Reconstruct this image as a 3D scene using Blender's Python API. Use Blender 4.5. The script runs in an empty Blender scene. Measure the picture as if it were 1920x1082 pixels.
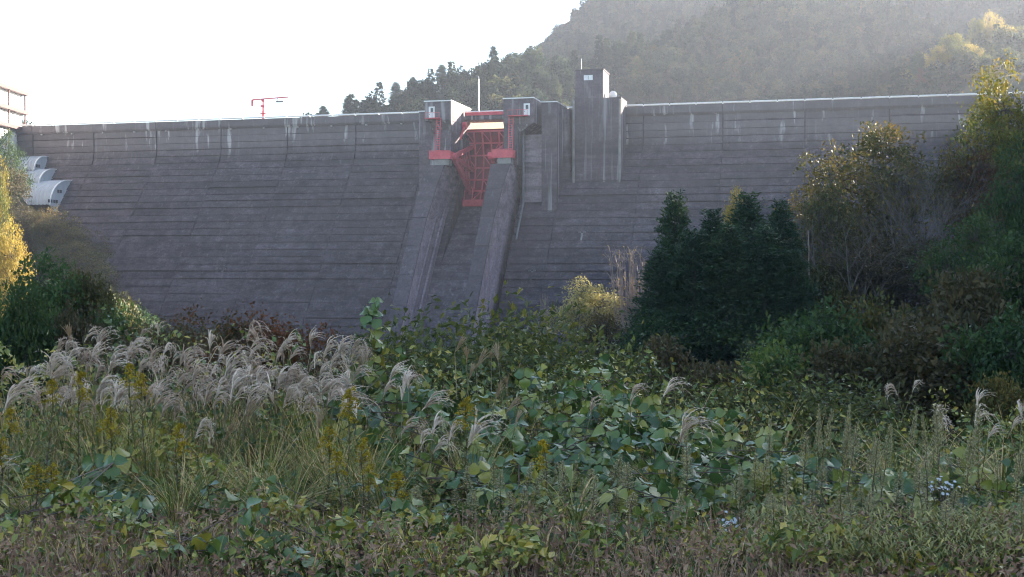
import bpy, math, random
import numpy as np
from mathutils import Vector, Matrix, Euler

# ------------------------------------------------------------------ camera, sky, sun, exposure
scene = bpy.context.scene
COL = scene.collection
R = math.radians
FPX, HOR = 2300.0, 500.0          # focal length and horizon row of the 1920 px wide photograph
EYE = 1.6
PITCH = math.atan((541.0 - HOR) / FPX)

cam_d = bpy.data.cameras.new('camera')
cam = bpy.data.objects.new('camera', cam_d)
COL.objects.link(cam)
cam.location = (0, 0, EYE)
cam.rotation_euler = (R(90) - PITCH, 0, 0)
cam_d.sensor_width = 36.0
cam_d.lens = 36.0 * FPX / 1920.0
cam_d.clip_start = 0.1
cam_d.clip_end = 6000
scene.camera = cam

SUN_EL, SUN_PHI = 18.0, 30.0      # elevation; angle from +X towards +Y
S = np.array([math.cos(R(SUN_PHI)) * math.cos(R(SUN_EL)), math.sin(R(SUN_PHI)) * math.cos(R(SUN_EL)), math.sin(R(SUN_EL))])

world = bpy.data.worlds.new('World')
scene.world = world
world.use_nodes = True
wn = world.node_tree.nodes
wl = world.node_tree.links
wn.clear()
sky = wn.new('ShaderNodeTexSky')
sky.sky_type = 'NISHITA'
sky.sun_disc = False
sky.sun_elevation = R(SUN_EL)
sky.sun_rotation = R(90 - SUN_PHI)
sky.air_density = 1.0
sky.dust_density = 0.6
sky.ozone_density = 1.2
bg = wn.new('ShaderNodeBackground')
bg.inputs['Strength'].default_value = 0.06
wo = wn.new('ShaderNodeOutputWorld')
wl.new(sky.outputs[0], bg.inputs['Color'])
wl.new(bg.outputs[0], wo.inputs['Surface'])

sun_d = bpy.data.lights.new('sun', 'SUN')
sun_d.energy = 5.0
sun_d.angle = R(0.5)
sun_d.color = (1.0, 0.90, 0.76)
sun = bpy.data.objects.new('sun', sun_d)
COL.objects.link(sun)
sun.rotation_euler = Vector((-S[0], -S[1], -S[2])).to_track_quat('-Z', 'Y').to_euler()

scene.view_settings.view_transform = 'Standard'
scene.view_settings.look = 'None'
scene.view_settings.gamma = 1.0
scene.view_settings.exposure = 3.08
scene.render.engine = 'CYCLES'
scene.cycles.use_denoising = True
scene.cycles.filter_width = 1.1
scene.cycles.max_bounces = 5
scene.cycles.diffuse_bounces = 1
scene.cycles.transmission_bounces = 2
scene.cycles.volume_bounces = 0
scene.cycles.sample_clamp_indirect = 6.0

HAZE_DENSITY = 0.00021

# ------------------------------------------------------------------ helpers
rng0 = np.random.default_rng(11)


def P(px, py, Y):
    """world point on the sight line of a photograph pixel at depth Y"""
    cx, cy = (px - 960.0) / FPX, (541.0 - py) / FPX
    c, s = math.cos(PITCH), math.sin(PITCH)
    dy, dz = c + cy * s, cy * c - s
    return np.array([cx * Y / dy, Y, EYE + dz * Y / dy])


def unit(v):
    v = np.asarray(v, float)
    return v / np.maximum(np.linalg.norm(v, axis=-1, keepdims=True), 1e-9)


class G:
    """collects vertices and faces (any mix of tris and quads) and links them as one mesh object"""
    def __init__(self):
        self.v, self.f, self.t, self.m, self.n = [], [], [], [], 0

    def add(self, v, f, tint=0.5, mi=0):
        v = np.asarray(v, float).reshape(-1, 3)
        f = np.asarray(f, int)
        if f.ndim == 1:
            f = f.reshape(1, -1)
        self.v.append(v)
        self.f.append(f + self.n)
        t = np.empty(len(v))
        t[:] = tint
        self.t.append(t)
        self.m.append(np.full(len(f), mi))
        self.n += len(v)
        return self

    def box(self, a, b, tint=0.5, mi=0):
        x0, y0, z0 = np.minimum(a, b)
        x1, y1, z1 = np.maximum(a, b)
        v = [(x0, y0, z0), (x1, y0, z0), (x1, y1, z0), (x0, y1, z0), (x0, y0, z1), (x1, y0, z1), (x1, y1, z1), (x0, y1, z1)]
        f = [(0, 3, 2, 1), (4, 5, 6, 7), (0, 1, 5, 4), (1, 2, 6, 5), (2, 3, 7, 6), (3, 0, 4, 7)]
        return self.add(v, f, tint, mi)

    def prism(self, prof, x0, x1, tint=0.5, mi=0):
        """profile of (y, z) pairs swept along x"""
        k = len(prof)
        v = [(x0, y, z) for y, z in prof] + [(x1, y, z) for y, z in prof]
        side = [(i, (i + 1) % k, k + (i + 1) % k, k + i) for i in range(k)]
        self.add(v, side, tint, mi)
        n0 = self.n
        # caps as a fan from the centre keeps concave profiles acceptable
        for base in (0, k):
            self.add([v[base + i] for i in range(k)], [tuple(range(k))], tint, mi) if k <= 4 else self._cap([v[base + i] for i in range(k)], tint, mi)
        return self

    def _cap(self, pts, tint, mi):
        from mathutils.geometry import tessellate_polygon
        tri = tessellate_polygon([[Vector(p) for p in pts]])
        self.add(pts, np.array(tri), tint, mi)

    def tube(self, pts, rad, n=6, tint=0.5, mi=0, cap=False):
        pts = np.asarray(pts, float)
        k = len(pts)
        rad = np.broadcast_to(np.asarray(rad, float), (k,))
        d = unit(np.gradient(pts, axis=0))
        ref = np.array([0, 0, 1.0]) if abs(d[:, 2]).mean() < 0.85 else np.array([1.0, 0, 0])
        u = unit(np.cross(d, ref))
        w = np.cross(d, u)
        a = np.linspace(0, 2 * np.pi, n, endpoint=False)
        ring = pts[:, None] + rad[:, None, None] * (np.cos(a)[None, :, None] * u[:, None] + np.sin(a)[None, :, None] * w[:, None])
        i, j = np.meshgrid(np.arange(k - 1), np.arange(n), indexing='ij')
        f = np.stack([i * n + j, i * n + (j + 1) % n, (i + 1) * n + (j + 1) % n, (i + 1) * n + j], -1).reshape(-1, 4)
        self.add(ring, f, tint, mi)
        if cap:
            self.add(ring[0], [tuple(range(n))], tint, mi)
            self.add(ring[-1], [tuple(range(n))], tint, mi)
        return self

    def bar(self, p, q, w, h=None, tint=0.5, mi=0):
        """square bar between two points"""
        h = h or w
        p, q = np.asarray(p, float), np.asarray(q, float)
        d = unit(q - p)
        ref = np.array([0, 0, 1.0]) if abs(d[2]) < 0.9 else np.array([1.0, 0, 0])
        u = unit(np.cross(d, ref))
        v_ = np.cross(u, d)
        c = [(-1, -1), (1, -1), (1, 1), (-1, 1)]
        v = [p + a * u * w / 2 + b * v_ * h / 2 for a, b in c] + [q + a * u * w / 2 + b * v_ * h / 2 for a, b in c]
        f = [(0, 3, 2, 1), (4, 5, 6, 7), (0, 1, 5, 4), (1, 2, 6, 5), (2, 3, 7, 6), (3, 0, 4, 7)]
        return self.add(v, f, tint, mi)

    def leaves(self, C, D, N, L, W, tint, fold=0.12, mi=0):
        n = len(C)
        D = unit(D)
        Sd = unit(np.cross(N, D))
        N = np.cross(D, Sd)
        L = np.broadcast_to(np.asarray(L, float), (n,))[:, None]
        W = np.broadcast_to(np.asarray(W, float), (n,))[:, None]
        mid = C + D * L * 0.42 + N * L * fold
        v = np.stack([C, mid + Sd * W / 2, C + D * L, mid - Sd * W / 2], 1).reshape(-1, 3)
        f = np.arange(4 * n).reshape(n, 4)
        self.add(v, f, np.repeat(np.broadcast_to(np.asarray(tint, float), (n,)), 4), mi)
        return self

    def ribbons(self, B, head, L, phi0, phi1, W, tint, k=5, power=1.4, roll=None, mi=0):
        """curved tapering blades: bases B (n,3), heading angle, length, start lean and added lean"""
        n = len(B)
        L, phi0, phi1, W, head = [np.broadcast_to(np.asarray(a, float), (n,)) for a in (L, phi0, phi1, W, head)]
        u = np.linspace(0, 1, k + 1)
        ph = phi0[:, None] + phi1[:, None] * ((u[:-1] + u[1:]) / 2)[None] ** power
        st = (L / k)[:, None]
        hx = np.concatenate([np.zeros((n, 1)), np.cumsum(np.sin(ph) * st, 1)], 1)
        hz = np.concatenate([np.zeros((n, 1)), np.cumsum(np.cos(ph) * st, 1)], 1)
        c = np.stack([B[:, None, 0] + hx * np.cos(head)[:, None], B[:, None, 1] + hx * np.sin(head)[:, None], B[:, None, 2] + hz], -1)
        roll = np.zeros(n) if roll is None else roll
        sd = np.stack([-np.sin(head + roll), np.cos(head + roll), np.zeros(n)], -1)
        w = W[:, None] * (1 - u[None] ** 2.2 * 0.92) * (0.55 + 0.9 * np.minimum(u[None] * 3, 0.5))
        v = np.stack([c + sd[:, None] * w[..., None] / 2, c - sd[:, None] * w[..., None] / 2], 2)
        i, j = np.meshgrid(np.arange(n), np.arange(k), indexing='ij')
        b = i * (k + 1) * 2 + j * 2
        f = np.stack([b, b + 1, b + 3, b + 2], -1).reshape(-1, 4)
        t = np.repeat(np.broadcast_to(np.asarray(tint, float), (n,)), (k + 1) * 2)
        self.add(v, f, t, mi)
        return self

    def mesh(self, name, mats, smooth=False):
        v = np.concatenate(self.v)
        me = bpy.data.meshes.new(name)
        me.vertices.add(len(v))
        me.vertices.foreach_set('co', v.astype(np.float32).ravel())
        lv = np.concatenate([f.ravel() for f in self.f])
        tot = np.concatenate([np.full(len(f), f.shape[1]) for f in self.f])
        st = np.concatenate([[0], np.cumsum(tot)[:-1]])
        me.loops.add(len(lv))
        me.loops.foreach_set('vertex_index', lv.astype(np.int32))
        me.polygons.add(len(tot))
        me.polygons.foreach_set('loop_start', st.astype(np.int32))
        for m in (mats if isinstance(mats, (list, tuple)) else [mats]):
            me.materials.append(m)
        me.polygons.foreach_set('material_index', np.concatenate(self.m).astype(np.int32))
        me.polygons.foreach_set('use_smooth', np.full(len(tot), bool(smooth)))
        a = me.attributes.new('tint', 'FLOAT', 'POINT')
        a.data.foreach_set('value', np.concatenate(self.t).astype(np.float32))
        me.update(calc_edges=True)
        return me

    def build(self, name, mats, parent=None, smooth=False, **tags):
        return obj(name, self.mesh(name, mats, smooth), parent, **tags)


def obj(name, data, parent=None, loc=None, label=None, category=None, group=None, kind=None):
    o = bpy.data.objects.new(name, data)
    COL.objects.link(o)
    if parent is not None:
        o.parent = parent
    if loc is not None:
        o.location = loc
    return tag(o, label, category, group, kind)


def tag(o, label=None, category=None, group=None, kind=None):
    for k, v in (('label', label), ('category', category), ('group', group), ('kind', kind)):
        if v:
            o[k] = v
    return o


def empty(name, loc=(0, 0, 0), rz=0.0, **tags):
    o = bpy.data.objects.new(name, None)
    COL.objects.link(o)
    o.location = loc
    o.rotation_euler = (0, 0, rz)
    return tag(o, **tags)


ORD = ['first', 'second', 'third', 'fourth', 'fifth', 'sixth', 'seventh', 'eighth', 'ninth', 'tenth', 'eleventh', 'twelfth',
       'thirteenth', 'fourteenth', 'fifteenth', 'sixteenth', 'seventeenth', 'eighteenth', 'nineteenth', 'twentieth']
TENS = {2: 'twenty', 3: 'thirty', 4: 'forty', 5: 'fifty', 6: 'sixty'}


def ordinal(i):
    if i < 20:
        return ORD[i]
    t, r = divmod(i + 1, 10)
    if r == 0:
        return {3: 'thirtieth', 4: 'fortieth', 5: 'fiftieth', 6: 'sixtieth'}[t]
    return TENS[t] + '-' + ORD[r - 1]


# ------------------------------------------------------------------ materials
def new_mat(name):
    m = bpy.data.materials.new(name)
    m.use_nodes = True
    nt = m.node_tree
    nt.nodes.clear()
    out = nt.nodes.new('ShaderNodeOutputMaterial')
    return m, nt, out


def node(nt, typ, ins=None, **props):
    n = nt.nodes.new(typ)
    for k, v in props.items():
        setattr(n, k, v)
    for k, v in (ins or {}).items():
        s = n.inputs[k]
        if hasattr(v, 'is_output') or isinstance(v, bpy.types.NodeSocket):
            nt.links.new(v, s)
        else:
            s.default_value = v
    return n


def rgba(c):
    return (c[0], c[1], c[2], 1.0)


def ramp(nt, fac, stops):
    r = node(nt, 'ShaderNodeValToRGB', {'Fac': fac})
    e = r.color_ramp.elements
    while len(e) < len(stops):
        e.new(0.5)
    for el, (p, c) in zip(e, stops):
        el.position = p
        el.color = rgba(c) if len(c) == 3 else c
    return r.outputs['Color']


def mixc(nt, fac, a, b, mode='MIX'):
    m = node(nt, 'ShaderNodeMix', data_type='RGBA', blend_type=mode)
    for s, v in ((m.inputs[0], fac), (m.inputs[6], a), (m.inputs[7], b)):
        if isinstance(v, bpy.types.NodeSocket):
            nt.links.new(v, s)
        else:
            s.default_value = v if not isinstance(v, tuple) or len(v) == 4 else rgba(v)
    return m.outputs[2]


def math_(nt, op, a, b=None, clamp=False):
    m = node(nt, 'ShaderNodeMath', operation=op, use_clamp=clamp)
    for i, v in enumerate((a, b)):
        if v is None:
            continue
        if isinstance(v, bpy.types.NodeSocket):
            nt.links.new(v, m.inputs[i])
        else:
            m.inputs[i].default_value = v
    return m.outputs[0]


def noise(nt, vec, scale, detail=4.0, rough=0.6):
    return node(nt, 'ShaderNodeTexNoise', {'Vector': vec, 'Scale': scale, 'Detail': detail, 'Roughness': rough}).outputs['Fac']


def leaf_mat(name, cols, trans=0.35, rough=0.55, spec=0.25, vary=0.25):
    """foliage: colour picked by the per-leaf tint, a share of translucency"""
    m, nt, out = new_mat(name)
    at = node(nt, 'ShaderNodeAttribute', attribute_name='tint').outputs['Fac']
    oi = node(nt, 'ShaderNodeObjectInfo').outputs['Random']
    t = math_(nt, 'ADD', at, math_(nt, 'MULTIPLY', math_(nt, 'SUBTRACT', oi, 0.5), vary), True)
    k = len(cols)
    c = ramp(nt, t, [(i / (k - 1), cc) for i, cc in enumerate(cols)])
    p = node(nt, 'ShaderNodeBsdfPrincipled', {'Base Color': c, 'Roughness': rough, 'Specular IOR Level': spec})
    tr = node(nt, 'ShaderNodeBsdfTranslucent', {'Color': c})
    mx = node(nt, 'ShaderNodeMixShader', {0: trans, 1: p.outputs[0], 2: tr.outputs[0]})
    nt.links.new(mx.outputs[0], out.inputs['Surface'])
    return m


def rough_mat(name, c1, c2, scale=4.0, rough=0.8, bump=0.2, spec=0.3, metallic=0.0, vary=0.0, stretch=(1, 1, 1)):
    m, nt, out = new_mat(name)
    tc = node(nt, 'ShaderNodeTexCoord').outputs['Object']
    mp = node(nt, 'ShaderNodeMapping', {'Vector': tc, 'Scale': stretch}).outputs[0]
    n1 = noise(nt, mp, scale, 5.0, 0.65)
    c = ramp(nt, n1, [(0.3, c1), (0.7, c2)])
    if vary:
        oi = node(nt, 'ShaderNodeObjectInfo').outputs['Random']
        c = mixc(nt, 1.0, c, ramp(nt, oi, [(0, (1 - vary,) * 3), (1, (1 + vary,) * 3)]), 'MULTIPLY')
    b = node(nt, 'ShaderNodeBump', {'Strength': bump, 'Distance': 0.05, 'Height': noise(nt, mp, scale * 5, 4.0)})
    p = node(nt, 'ShaderNodeBsdfPrincipled', {'Base Color': c, 'Roughness': rough, 'Specular IOR Level': spec, 'Metallic': metallic, 'Normal': b.outputs[0]})
    nt.links.new(p.outputs[0], out.inputs['Surface'])
    return m


def dam_concrete(name, root, tone=1.0, top_pale=1.0, lime=0.0, mott=1.0):
    m, nt, out = new_mat(name)
    tc = node(nt, 'ShaderNodeTexCoord')
    tc.object = root
    pos = tc.outputs['Object']
    z = node(nt, 'ShaderNodeSeparateXYZ', {0: pos}).outputs['Z']
    big = noise(nt, pos, 0.045, 3.0, 0.55)
    mid = noise(nt, pos, 0.35, 5.0, 0.65)
    fine = noise(nt, pos, 2.2, 4.0, 0.7)
    mv = node(nt, 'ShaderNodeMapping', {'Vector': pos, 'Scale': (1.0, 1.0, 0.07)}).outputs[0]
    streak = noise(nt, mv, 0.75, 4.0, 0.6)
    mv2 = node(nt, 'ShaderNodeMapping', {'Vector': pos, 'Scale': (1.0, 1.0, 0.16), 'Location': (7.0, 3.0, 1.0)}).outputs[0]
    efflo = noise(nt, mv2, 0.62, 3.0, 0.55)
    mh = node(nt, 'ShaderNodeMapping', {'Vector': pos, 'Scale': (0.10, 0.35, 1.0)}).outputs[0]
    band = noise(nt, mh, 0.75, 4.0, 0.65)
    t = tone
    c = ramp(nt, big, [(0.3, (0.150 * t, 0.120 * t, 0.133 * t)), (0.7, (0.200 * t, 0.160 * t, 0.178 * t))])
    c = mixc(nt, 1.0, c, ramp(nt, mid, [(0.3, (1 - 0.38 * mott,) * 3), (0.7, (1 + 0.36 * mott,) * 3)]), 'MULTIPLY')
    c = mixc(nt, 1.0, c, ramp(nt, fine, [(0.3, (0.7, 0.7, 0.7)), (0.7, (1.32, 1.32, 1.32))]), 'MULTIPLY')
    c = mixc(nt, 1.0, c, ramp(nt, streak, [(0.3, (0.84, 0.84, 0.84)), (0.7, (1.14, 1.14, 1.14))]), 'MULTIPLY')
    mp3 = node(nt, 'ShaderNodeMapping', {'Vector': pos, 'Scale': (0.45, 0.8, 1.0), 'Location': (3.0, 1.0, 8.0)}).outputs[0]
    c = mixc(nt, 1.0, c, ramp(nt, noise(nt, mp3, 1.1, 6.0, 0.75), [(0.32, (1 - 0.34 * mott,) * 3), (0.5, (0.98, 0.98, 0.98)), (0.68, (1 + 0.42 * mott,) * 3)]), 'MULTIPLY')
    # black algae in horizontal bands, thickest some metres under the crest
    zone = node(nt, 'ShaderNodeMapRange', {'Value': z, 'From Min': -34.0, 'From Max': -10.0, 'To Min': 0.12, 'To Max': 0.75}).outputs[0]
    cut = node(nt, 'ShaderNodeMapRange', {'Value': z, 'From Min': -9.5, 'From Max': -6.0, 'To Min': 1.0, 'To Max': 0.25}).outputs[0]
    al = math_(nt, 'MULTIPLY', math_(nt, 'MULTIPLY', zone, cut), ramp_fac(nt, band, 0.44, 0.62))
    c = mixc(nt, al, c, (0.052, 0.048, 0.046))
    # lime washed out of the joints near the crest
    zt = node(nt, 'ShaderNodeMapRange', {'Value': z, 'From Min': -9.0, 'From Max': -5.0, 'To Min': 0.0, 'To Max': 1.0}).outputs[0]
    pale = math_(nt, 'MULTIPLY', zt, 0.5 * top_pale)
    c = mixc(nt, pale, c, (0.20, 0.178, 0.176))
    ef = math_(nt, 'MULTIPLY', math_(nt, 'MULTIPLY', zt, 0.75 * top_pale), ramp_fac(nt, efflo, 0.60, 0.70))
    c = mixc(nt, ef, c, (0.46, 0.44, 0.43))
    # thin lime runs anywhere
    mv3 = node(nt, 'ShaderNodeMapping', {'Vector': pos, 'Scale': (1.0, 1.0, 0.035), 'Location': (1.0, 9.0, 4.0)}).outputs[0]
    runs = math_(nt, 'MULTIPLY', ramp_fac(nt, noise(nt, mv3, 1.3, 3.0, 0.6), 0.60 - 0.04 * lime, 0.72 - 0.03 * lime), 0.16 + 0.5 * lime)
    c = mixc(nt, runs, c, (0.36, 0.34, 0.345))
    oi = node(nt, 'ShaderNodeObjectInfo').outputs['Random']
    c = mixc(nt, 1.0, c, ramp(nt, oi, [(0, (0.85,) * 3), (1, (1.14,) * 3)]), 'MULTIPLY')
    b = node(nt, 'ShaderNodeBump', {'Strength': 0.5, 'Distance': 0.12, 'Height': mid})
    p = node(nt, 'ShaderNodeBsdfPrincipled', {'Base Color': c, 'Roughness': 0.9, 'Specular IOR Level': 0.2, 'Normal': b.outputs[0]})
    nt.links.new(p.outputs[0], out.inputs['Surface'])
    return m


def ramp_fac(nt, fac, a, b):
    return node(nt, 'ShaderNodeMapRange', {'Value': fac, 'From Min': a, 'From Max': b}).outputs[0]


M = {}
M['bark'] = rough_mat('bark', (0.045, 0.037, 0.030), (0.11, 0.095, 0.08), 6.0, 0.9, 0.5, stretch=(1, 1, 0.25))
M['pale_bark'] = rough_mat('pale_bark', (0.09, 0.075, 0.065), (0.18, 0.15, 0.13), 5.0, 0.9, 0.4, stretch=(1, 1, 0.25))
M['dead_wood'] = rough_mat('dead_wood', (0.22, 0.16, 0.13), (0.38, 0.29, 0.24), 5.0, 0.9, 0.4, stretch=(1, 1, 0.25))
M['green_dark'] = leaf_mat('green_dark', [(0.026, 0.054, 0.021), (0.046, 0.084, 0.026), (0.083, 0.115, 0.028)])
M['green_mid'] = leaf_mat('green_mid', [(0.040, 0.084, 0.028), (0.072, 0.124, 0.032), (0.143, 0.169, 0.033)])
M['olive'] = leaf_mat('olive', [(0.055, 0.062, 0.020), (0.085, 0.085, 0.024), (0.13, 0.105, 0.028), (0.21, 0.13, 0.032)], trans=0.22)
M['yellow_green'] = leaf_mat('yellow_green', [(0.060, 0.085, 0.018), (0.11, 0.125, 0.022), (0.20, 0.18, 0.028), (0.28, 0.19, 0.03)], trans=0.28)
M['gold'] = leaf_mat('gold', [(0.25, 0.20, 0.045), (0.42, 0.31, 0.06), (0.50, 0.33, 0.08)], trans=0.45)
M['pale_gold'] = leaf_mat('pale_gold', [(0.30, 0.26, 0.10), (0.45, 0.38, 0.13), (0.55, 0.43, 0.17)], trans=0.4)
M['brown'] = leaf_mat('brown', [(0.050, 0.048, 0.022), (0.085, 0.070, 0.030), (0.13, 0.090, 0.038)])
M['rust'] = leaf_mat('rust', [(0.055, 0.055, 0.022), (0.12, 0.055, 0.022), (0.19, 0.065, 0.025)])
M['cedar'] = leaf_mat('cedar', [(0.019, 0.045, 0.021), (0.035, 0.069, 0.027), (0.072, 0.099, 0.032)], trans=0.15)
M['hill_leaf'] = leaf_mat('hill_leaf', [(0.029, 0.049, 0.034), (0.052, 0.072, 0.041), (0.088, 0.096, 0.043), (0.146, 0.101, 0.049)], trans=0.3, rough=0.9, spec=0.02, vary=0.6)
M['kudzu'] = leaf_mat('kudzu', [(0.045, 0.087, 0.030), (0.087, 0.149, 0.039), (0.173, 0.212, 0.044), (0.378, 0.312, 0.046)], trans=0.18, rough=0.33, spec=0.6, vary=0.8)
M['small_leaf'] = leaf_mat('small_leaf', [(0.046, 0.073, 0.020), (0.115, 0.155, 0.031), (0.247, 0.251, 0.044), (0.460, 0.340, 0.063)], trans=0.18, rough=0.38, spec=0.5)
M['shrub_leaf'] = leaf_mat('shrub_leaf', [(0.052, 0.073, 0.026), (0.123, 0.132, 0.036), (0.263, 0.214, 0.044)], rough=0.48, spec=0.4)
M['grass'] = leaf_mat('grass', [(0.056, 0.083, 0.021), (0.134, 0.163, 0.036), (0.284, 0.269, 0.066), (0.598, 0.425, 0.182), (0.725, 0.439, 0.206)], trans=0.18, vary=0.15)
M['dry_grass'] = leaf_mat('dry_grass', [(0.14, 0.070, 0.048), (0.28, 0.165, 0.105), (0.44, 0.30, 0.20)], trans=0.25)
M['plume'] = leaf_mat('plume', [(0.46, 0.31, 0.22), (0.70, 0.53, 0.41), (0.90, 0.75, 0.61)], trans=0.3, rough=0.7, spec=0.2, vary=0.6)
M['tan_plume'] = leaf_mat('tan_plume', [(0.36, 0.24, 0.14), (0.48, 0.34, 0.21), (0.55, 0.42, 0.28)], trans=0.3, rough=0.7, vary=0.3)
M['culm'] = leaf_mat('culm', [(0.16, 0.14, 0.07), (0.28, 0.22, 0.12)], trans=0.1)
M['goldenrod'] = leaf_mat('goldenrod', [(0.22, 0.15, 0.015), (0.38, 0.27, 0.02), (0.52, 0.39, 0.035)], trans=0.25)
M['weed'] = leaf_mat('weed', [(0.087, 0.111, 0.031), (0.237, 0.219, 0.066), (0.504, 0.411, 0.146)], trans=0.18)
M['seed_head'] = leaf_mat('seed_head', [(0.20, 0.18, 0.08), (0.34, 0.30, 0.16), (0.46, 0.41, 0.26)], trans=0.3)
M['weed_stem'] = leaf_mat('weed_stem', [(0.08, 0.06, 0.045), (0.17, 0.12, 0.09)], trans=0.0)
M['white_petal'] = leaf_mat('white_petal', [(0.6, 0.6, 0.62), (0.78, 0.78, 0.78)], trans=0.2)
M['red_steel'] = rough_mat('red_steel', (0.50, 0.055, 0.080), (0.70, 0.100, 0.125), 0.9, 0.55, 0.1, 0.35, vary=0.08)
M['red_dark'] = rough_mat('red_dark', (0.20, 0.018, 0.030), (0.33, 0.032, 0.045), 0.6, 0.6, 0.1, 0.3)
M['white_paint'] = rough_mat('white_paint', (0.70, 0.69, 0.68), (0.82, 0.81, 0.80), 1.5, 0.6, 0.05)
M['dark_glass'] = rough_mat('dark_glass', (0.012, 0.014, 0.018), (0.022, 0.024, 0.03), 2.0, 0.15, 0.0, 0.5)
M['grey_steel'] = rough_mat('grey_steel', (0.11, 0.12, 0.13), (0.18, 0.19, 0.20), 2.0, 0.5, 0.1, 0.4)
M['shed_metal'] = rough_mat('shed_metal', (0.33, 0.35, 0.38), (0.43, 0.45, 0.48), 0.7, 0.55, 0.1, 0.35, stretch=(1, 1, 0.2))
M['brown_steel'] = rough_mat('brown_steel', (0.07, 0.035, 0.035), (0.11, 0.06, 0.055), 1.0, 0.6, 0.1)
M['pale_slab'] = rough_mat('pale_slab', (0.42, 0.40, 0.37), (0.52, 0.49, 0.46), 0.8, 0.85, 0.2)
M['sun_tinted_concrete'] = rough_mat('sun_tinted_concrete', (0.34, 0.26, 0.17), (0.42, 0.33, 0.23), 0.5, 0.9, 0.2)  # warm sunlight put into the colour of the wall behind the gate
M['old_slab'] = rough_mat('old_slab', (0.16, 0.15, 0.14), (0.30, 0.28, 0.26), 0.8, 0.9, 0.2)
M['soil'] = rough_mat('soil', (0.050, 0.036, 0.026), (0.11, 0.078, 0.055), 1.6, 0.95, 0.5)
def ground_mat():
    m, nt, out = new_mat('ground')
    pos = node(nt, 'ShaderNodeNewGeometry').outputs['Position']
    y = node(nt, 'ShaderNodeSeparateXYZ', {0: pos}).outputs['Y']
    n1 = noise(nt, pos, 1.6, 5.0, 0.65)
    soil = ramp(nt, n1, [(0.3, (0.050, 0.036, 0.026)), (0.7, (0.11, 0.078, 0.055))])
    wood = ramp(nt, noise(nt, pos, 0.35, 5.0, 0.7), [(0.3, (0.020, 0.028, 0.014)), (0.7, (0.055, 0.048, 0.024))])
    c = mixc(nt, ramp_fac(nt, y, 8.0, 16.0), soil, wood)
    b = node(nt, 'ShaderNodeBump', {'Strength': 0.6, 'Distance': 0.1, 'Height': noise(nt, pos, 5.0)})
    p = node(nt, 'ShaderNodeBsdfPrincipled', {'Base Color': c, 'Roughness': 0.95, 'Specular IOR Level': 0.2, 'Normal': b.outputs[0]})
    nt.links.new(p.outputs[0], out.inputs['Surface'])
    return m


M['soil'] = ground_mat()
M['forest_floor'] = rough_mat('forest_floor', (0.028, 0.034, 0.018), (0.060, 0.052, 0.026), 0.15, 0.95, 0.3)

# ------------------------------------------------------------------ terrain
RIDGES = [
    # right bank, out of frame: it keeps the valley floor in shade
    ([(190, -120, 96), (165, 0, 92), (152, 60, 86), (150, 105, 78), (150, 128, 71), (149, 152, 44), (150, 240, 41), (140, 300, 47), (126, 345, 56),
      (165, 395, 71), (240, 500, 112), (330, 620, 186), (420, 760, 240)], 0.88),
    # far mountain behind the dam
    ([(36, 640, 118), (70, 670, 155), (130, 720, 205), (240, 790, 250), (420, 880, 268), (640, 930, 268)], 0.86),
    ([(36, 640, 118), (10, 660, 104), (-30, 690, 84), (-90, 720, 50), (-140, 740, 26)], 0.60),
    # nearer spur descending to the left
    ([(120, 520, 118), (60, 470, 84), (20, 435, 66), (0, 430, 69), (-11, 430, 66), (-24, 430, 62), (-41, 430, 56), (-56, 430, 52), (-75, 432, 49), (-92, 436, 38), (-110, 440, 28)], 0.62),
    # left bank
    ([(-130, -60, 14), (-100, 30, 8), (-112, 90, 8), (-128, 150, 12), (-138, 210, 24), (-142, 265, 34), (-142, 300, 37), (-210, 380, 60), (-320, 460, 90)], 0.52),
]


def terrain(x, y):
    x = np.asarray(x, float)
    y = np.asarray(y, float)
    fl = np.interp(y, [-200, 7, 16, 50, 110, 180, 320, 330, 3000], [0, 0, -1.45, -5.5, -7.5, -14, -15, 22, 22])
    h = fl + 0 * x
    for pts, sl in RIDGES:
        best = np.full(np.broadcast(x, y).shape, -1e9)
        for (x0, y0, z0), (x1, y1, z1) in zip(pts[:-1], pts[1:]):
            dx, dy = x1 - x0, y1 - y0
            u = np.clip(((x - x0) * dx + (y - y0) * dy) / (dx * dx + dy * dy), 0, 1)
            d = np.hypot(x - x0 - u * dx, y - y0 - u * dy)
            best = np.maximum(best, z0 + u * (z1 - z0) - sl * (np.sqrt(d * d + 64) - 8))
        k = 4.0
        h = np.maximum(h, best) + k * np.log1p(np.exp(-np.abs(h - best) / k)) * np.clip((np.hypot(x, y) - 25) / 40, 0, 1)
    far = np.clip((np.hypot(x, y) - 40) / 150, 0, 1)
    h = h + far * (2.6 * np.sin(x * 0.045 + 1.3 * np.sin(y * 0.031)) * np.cos(y * 0.052 + 0.7) + 1.2 * np.sin(x * 0.13 + y * 0.09))
    # the ground under the dam is excavated
    s, t = dam_st(x, y)
    cut = np.clip((t + 6) / 4, 0, 1) * np.clip((60 - t) / 25, 0, 1) * np.clip((s + 6) / 10, 0, 1) * np.clip((212 - s) / 14, 0, 1)
    cap = np.interp(s, [-8, 0, 22, 45, 60, 150, 190, 215], [33, 22, 2, -9, -14, -14, 6, 33])
    h = np.where(cut > 0, h + cut * (np.minimum(h, cap) - h), h)
    return h


DAM_L = np.array([-111.1, 284.0])
DAM_A = R(14.3)
CREST = 34.0


def dam_st(x, y):
    dx, dy = x - DAM_L[0], y - DAM_L[1]
    c, s_ = math.cos(DAM_A), math.sin(DAM_A)
    return dx * c - dy * s_, -(dx * s_ + dy * c)


def ground_z(x, y):
    return float(terrain(np.array([x]), np.array([y]))[0])


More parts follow.
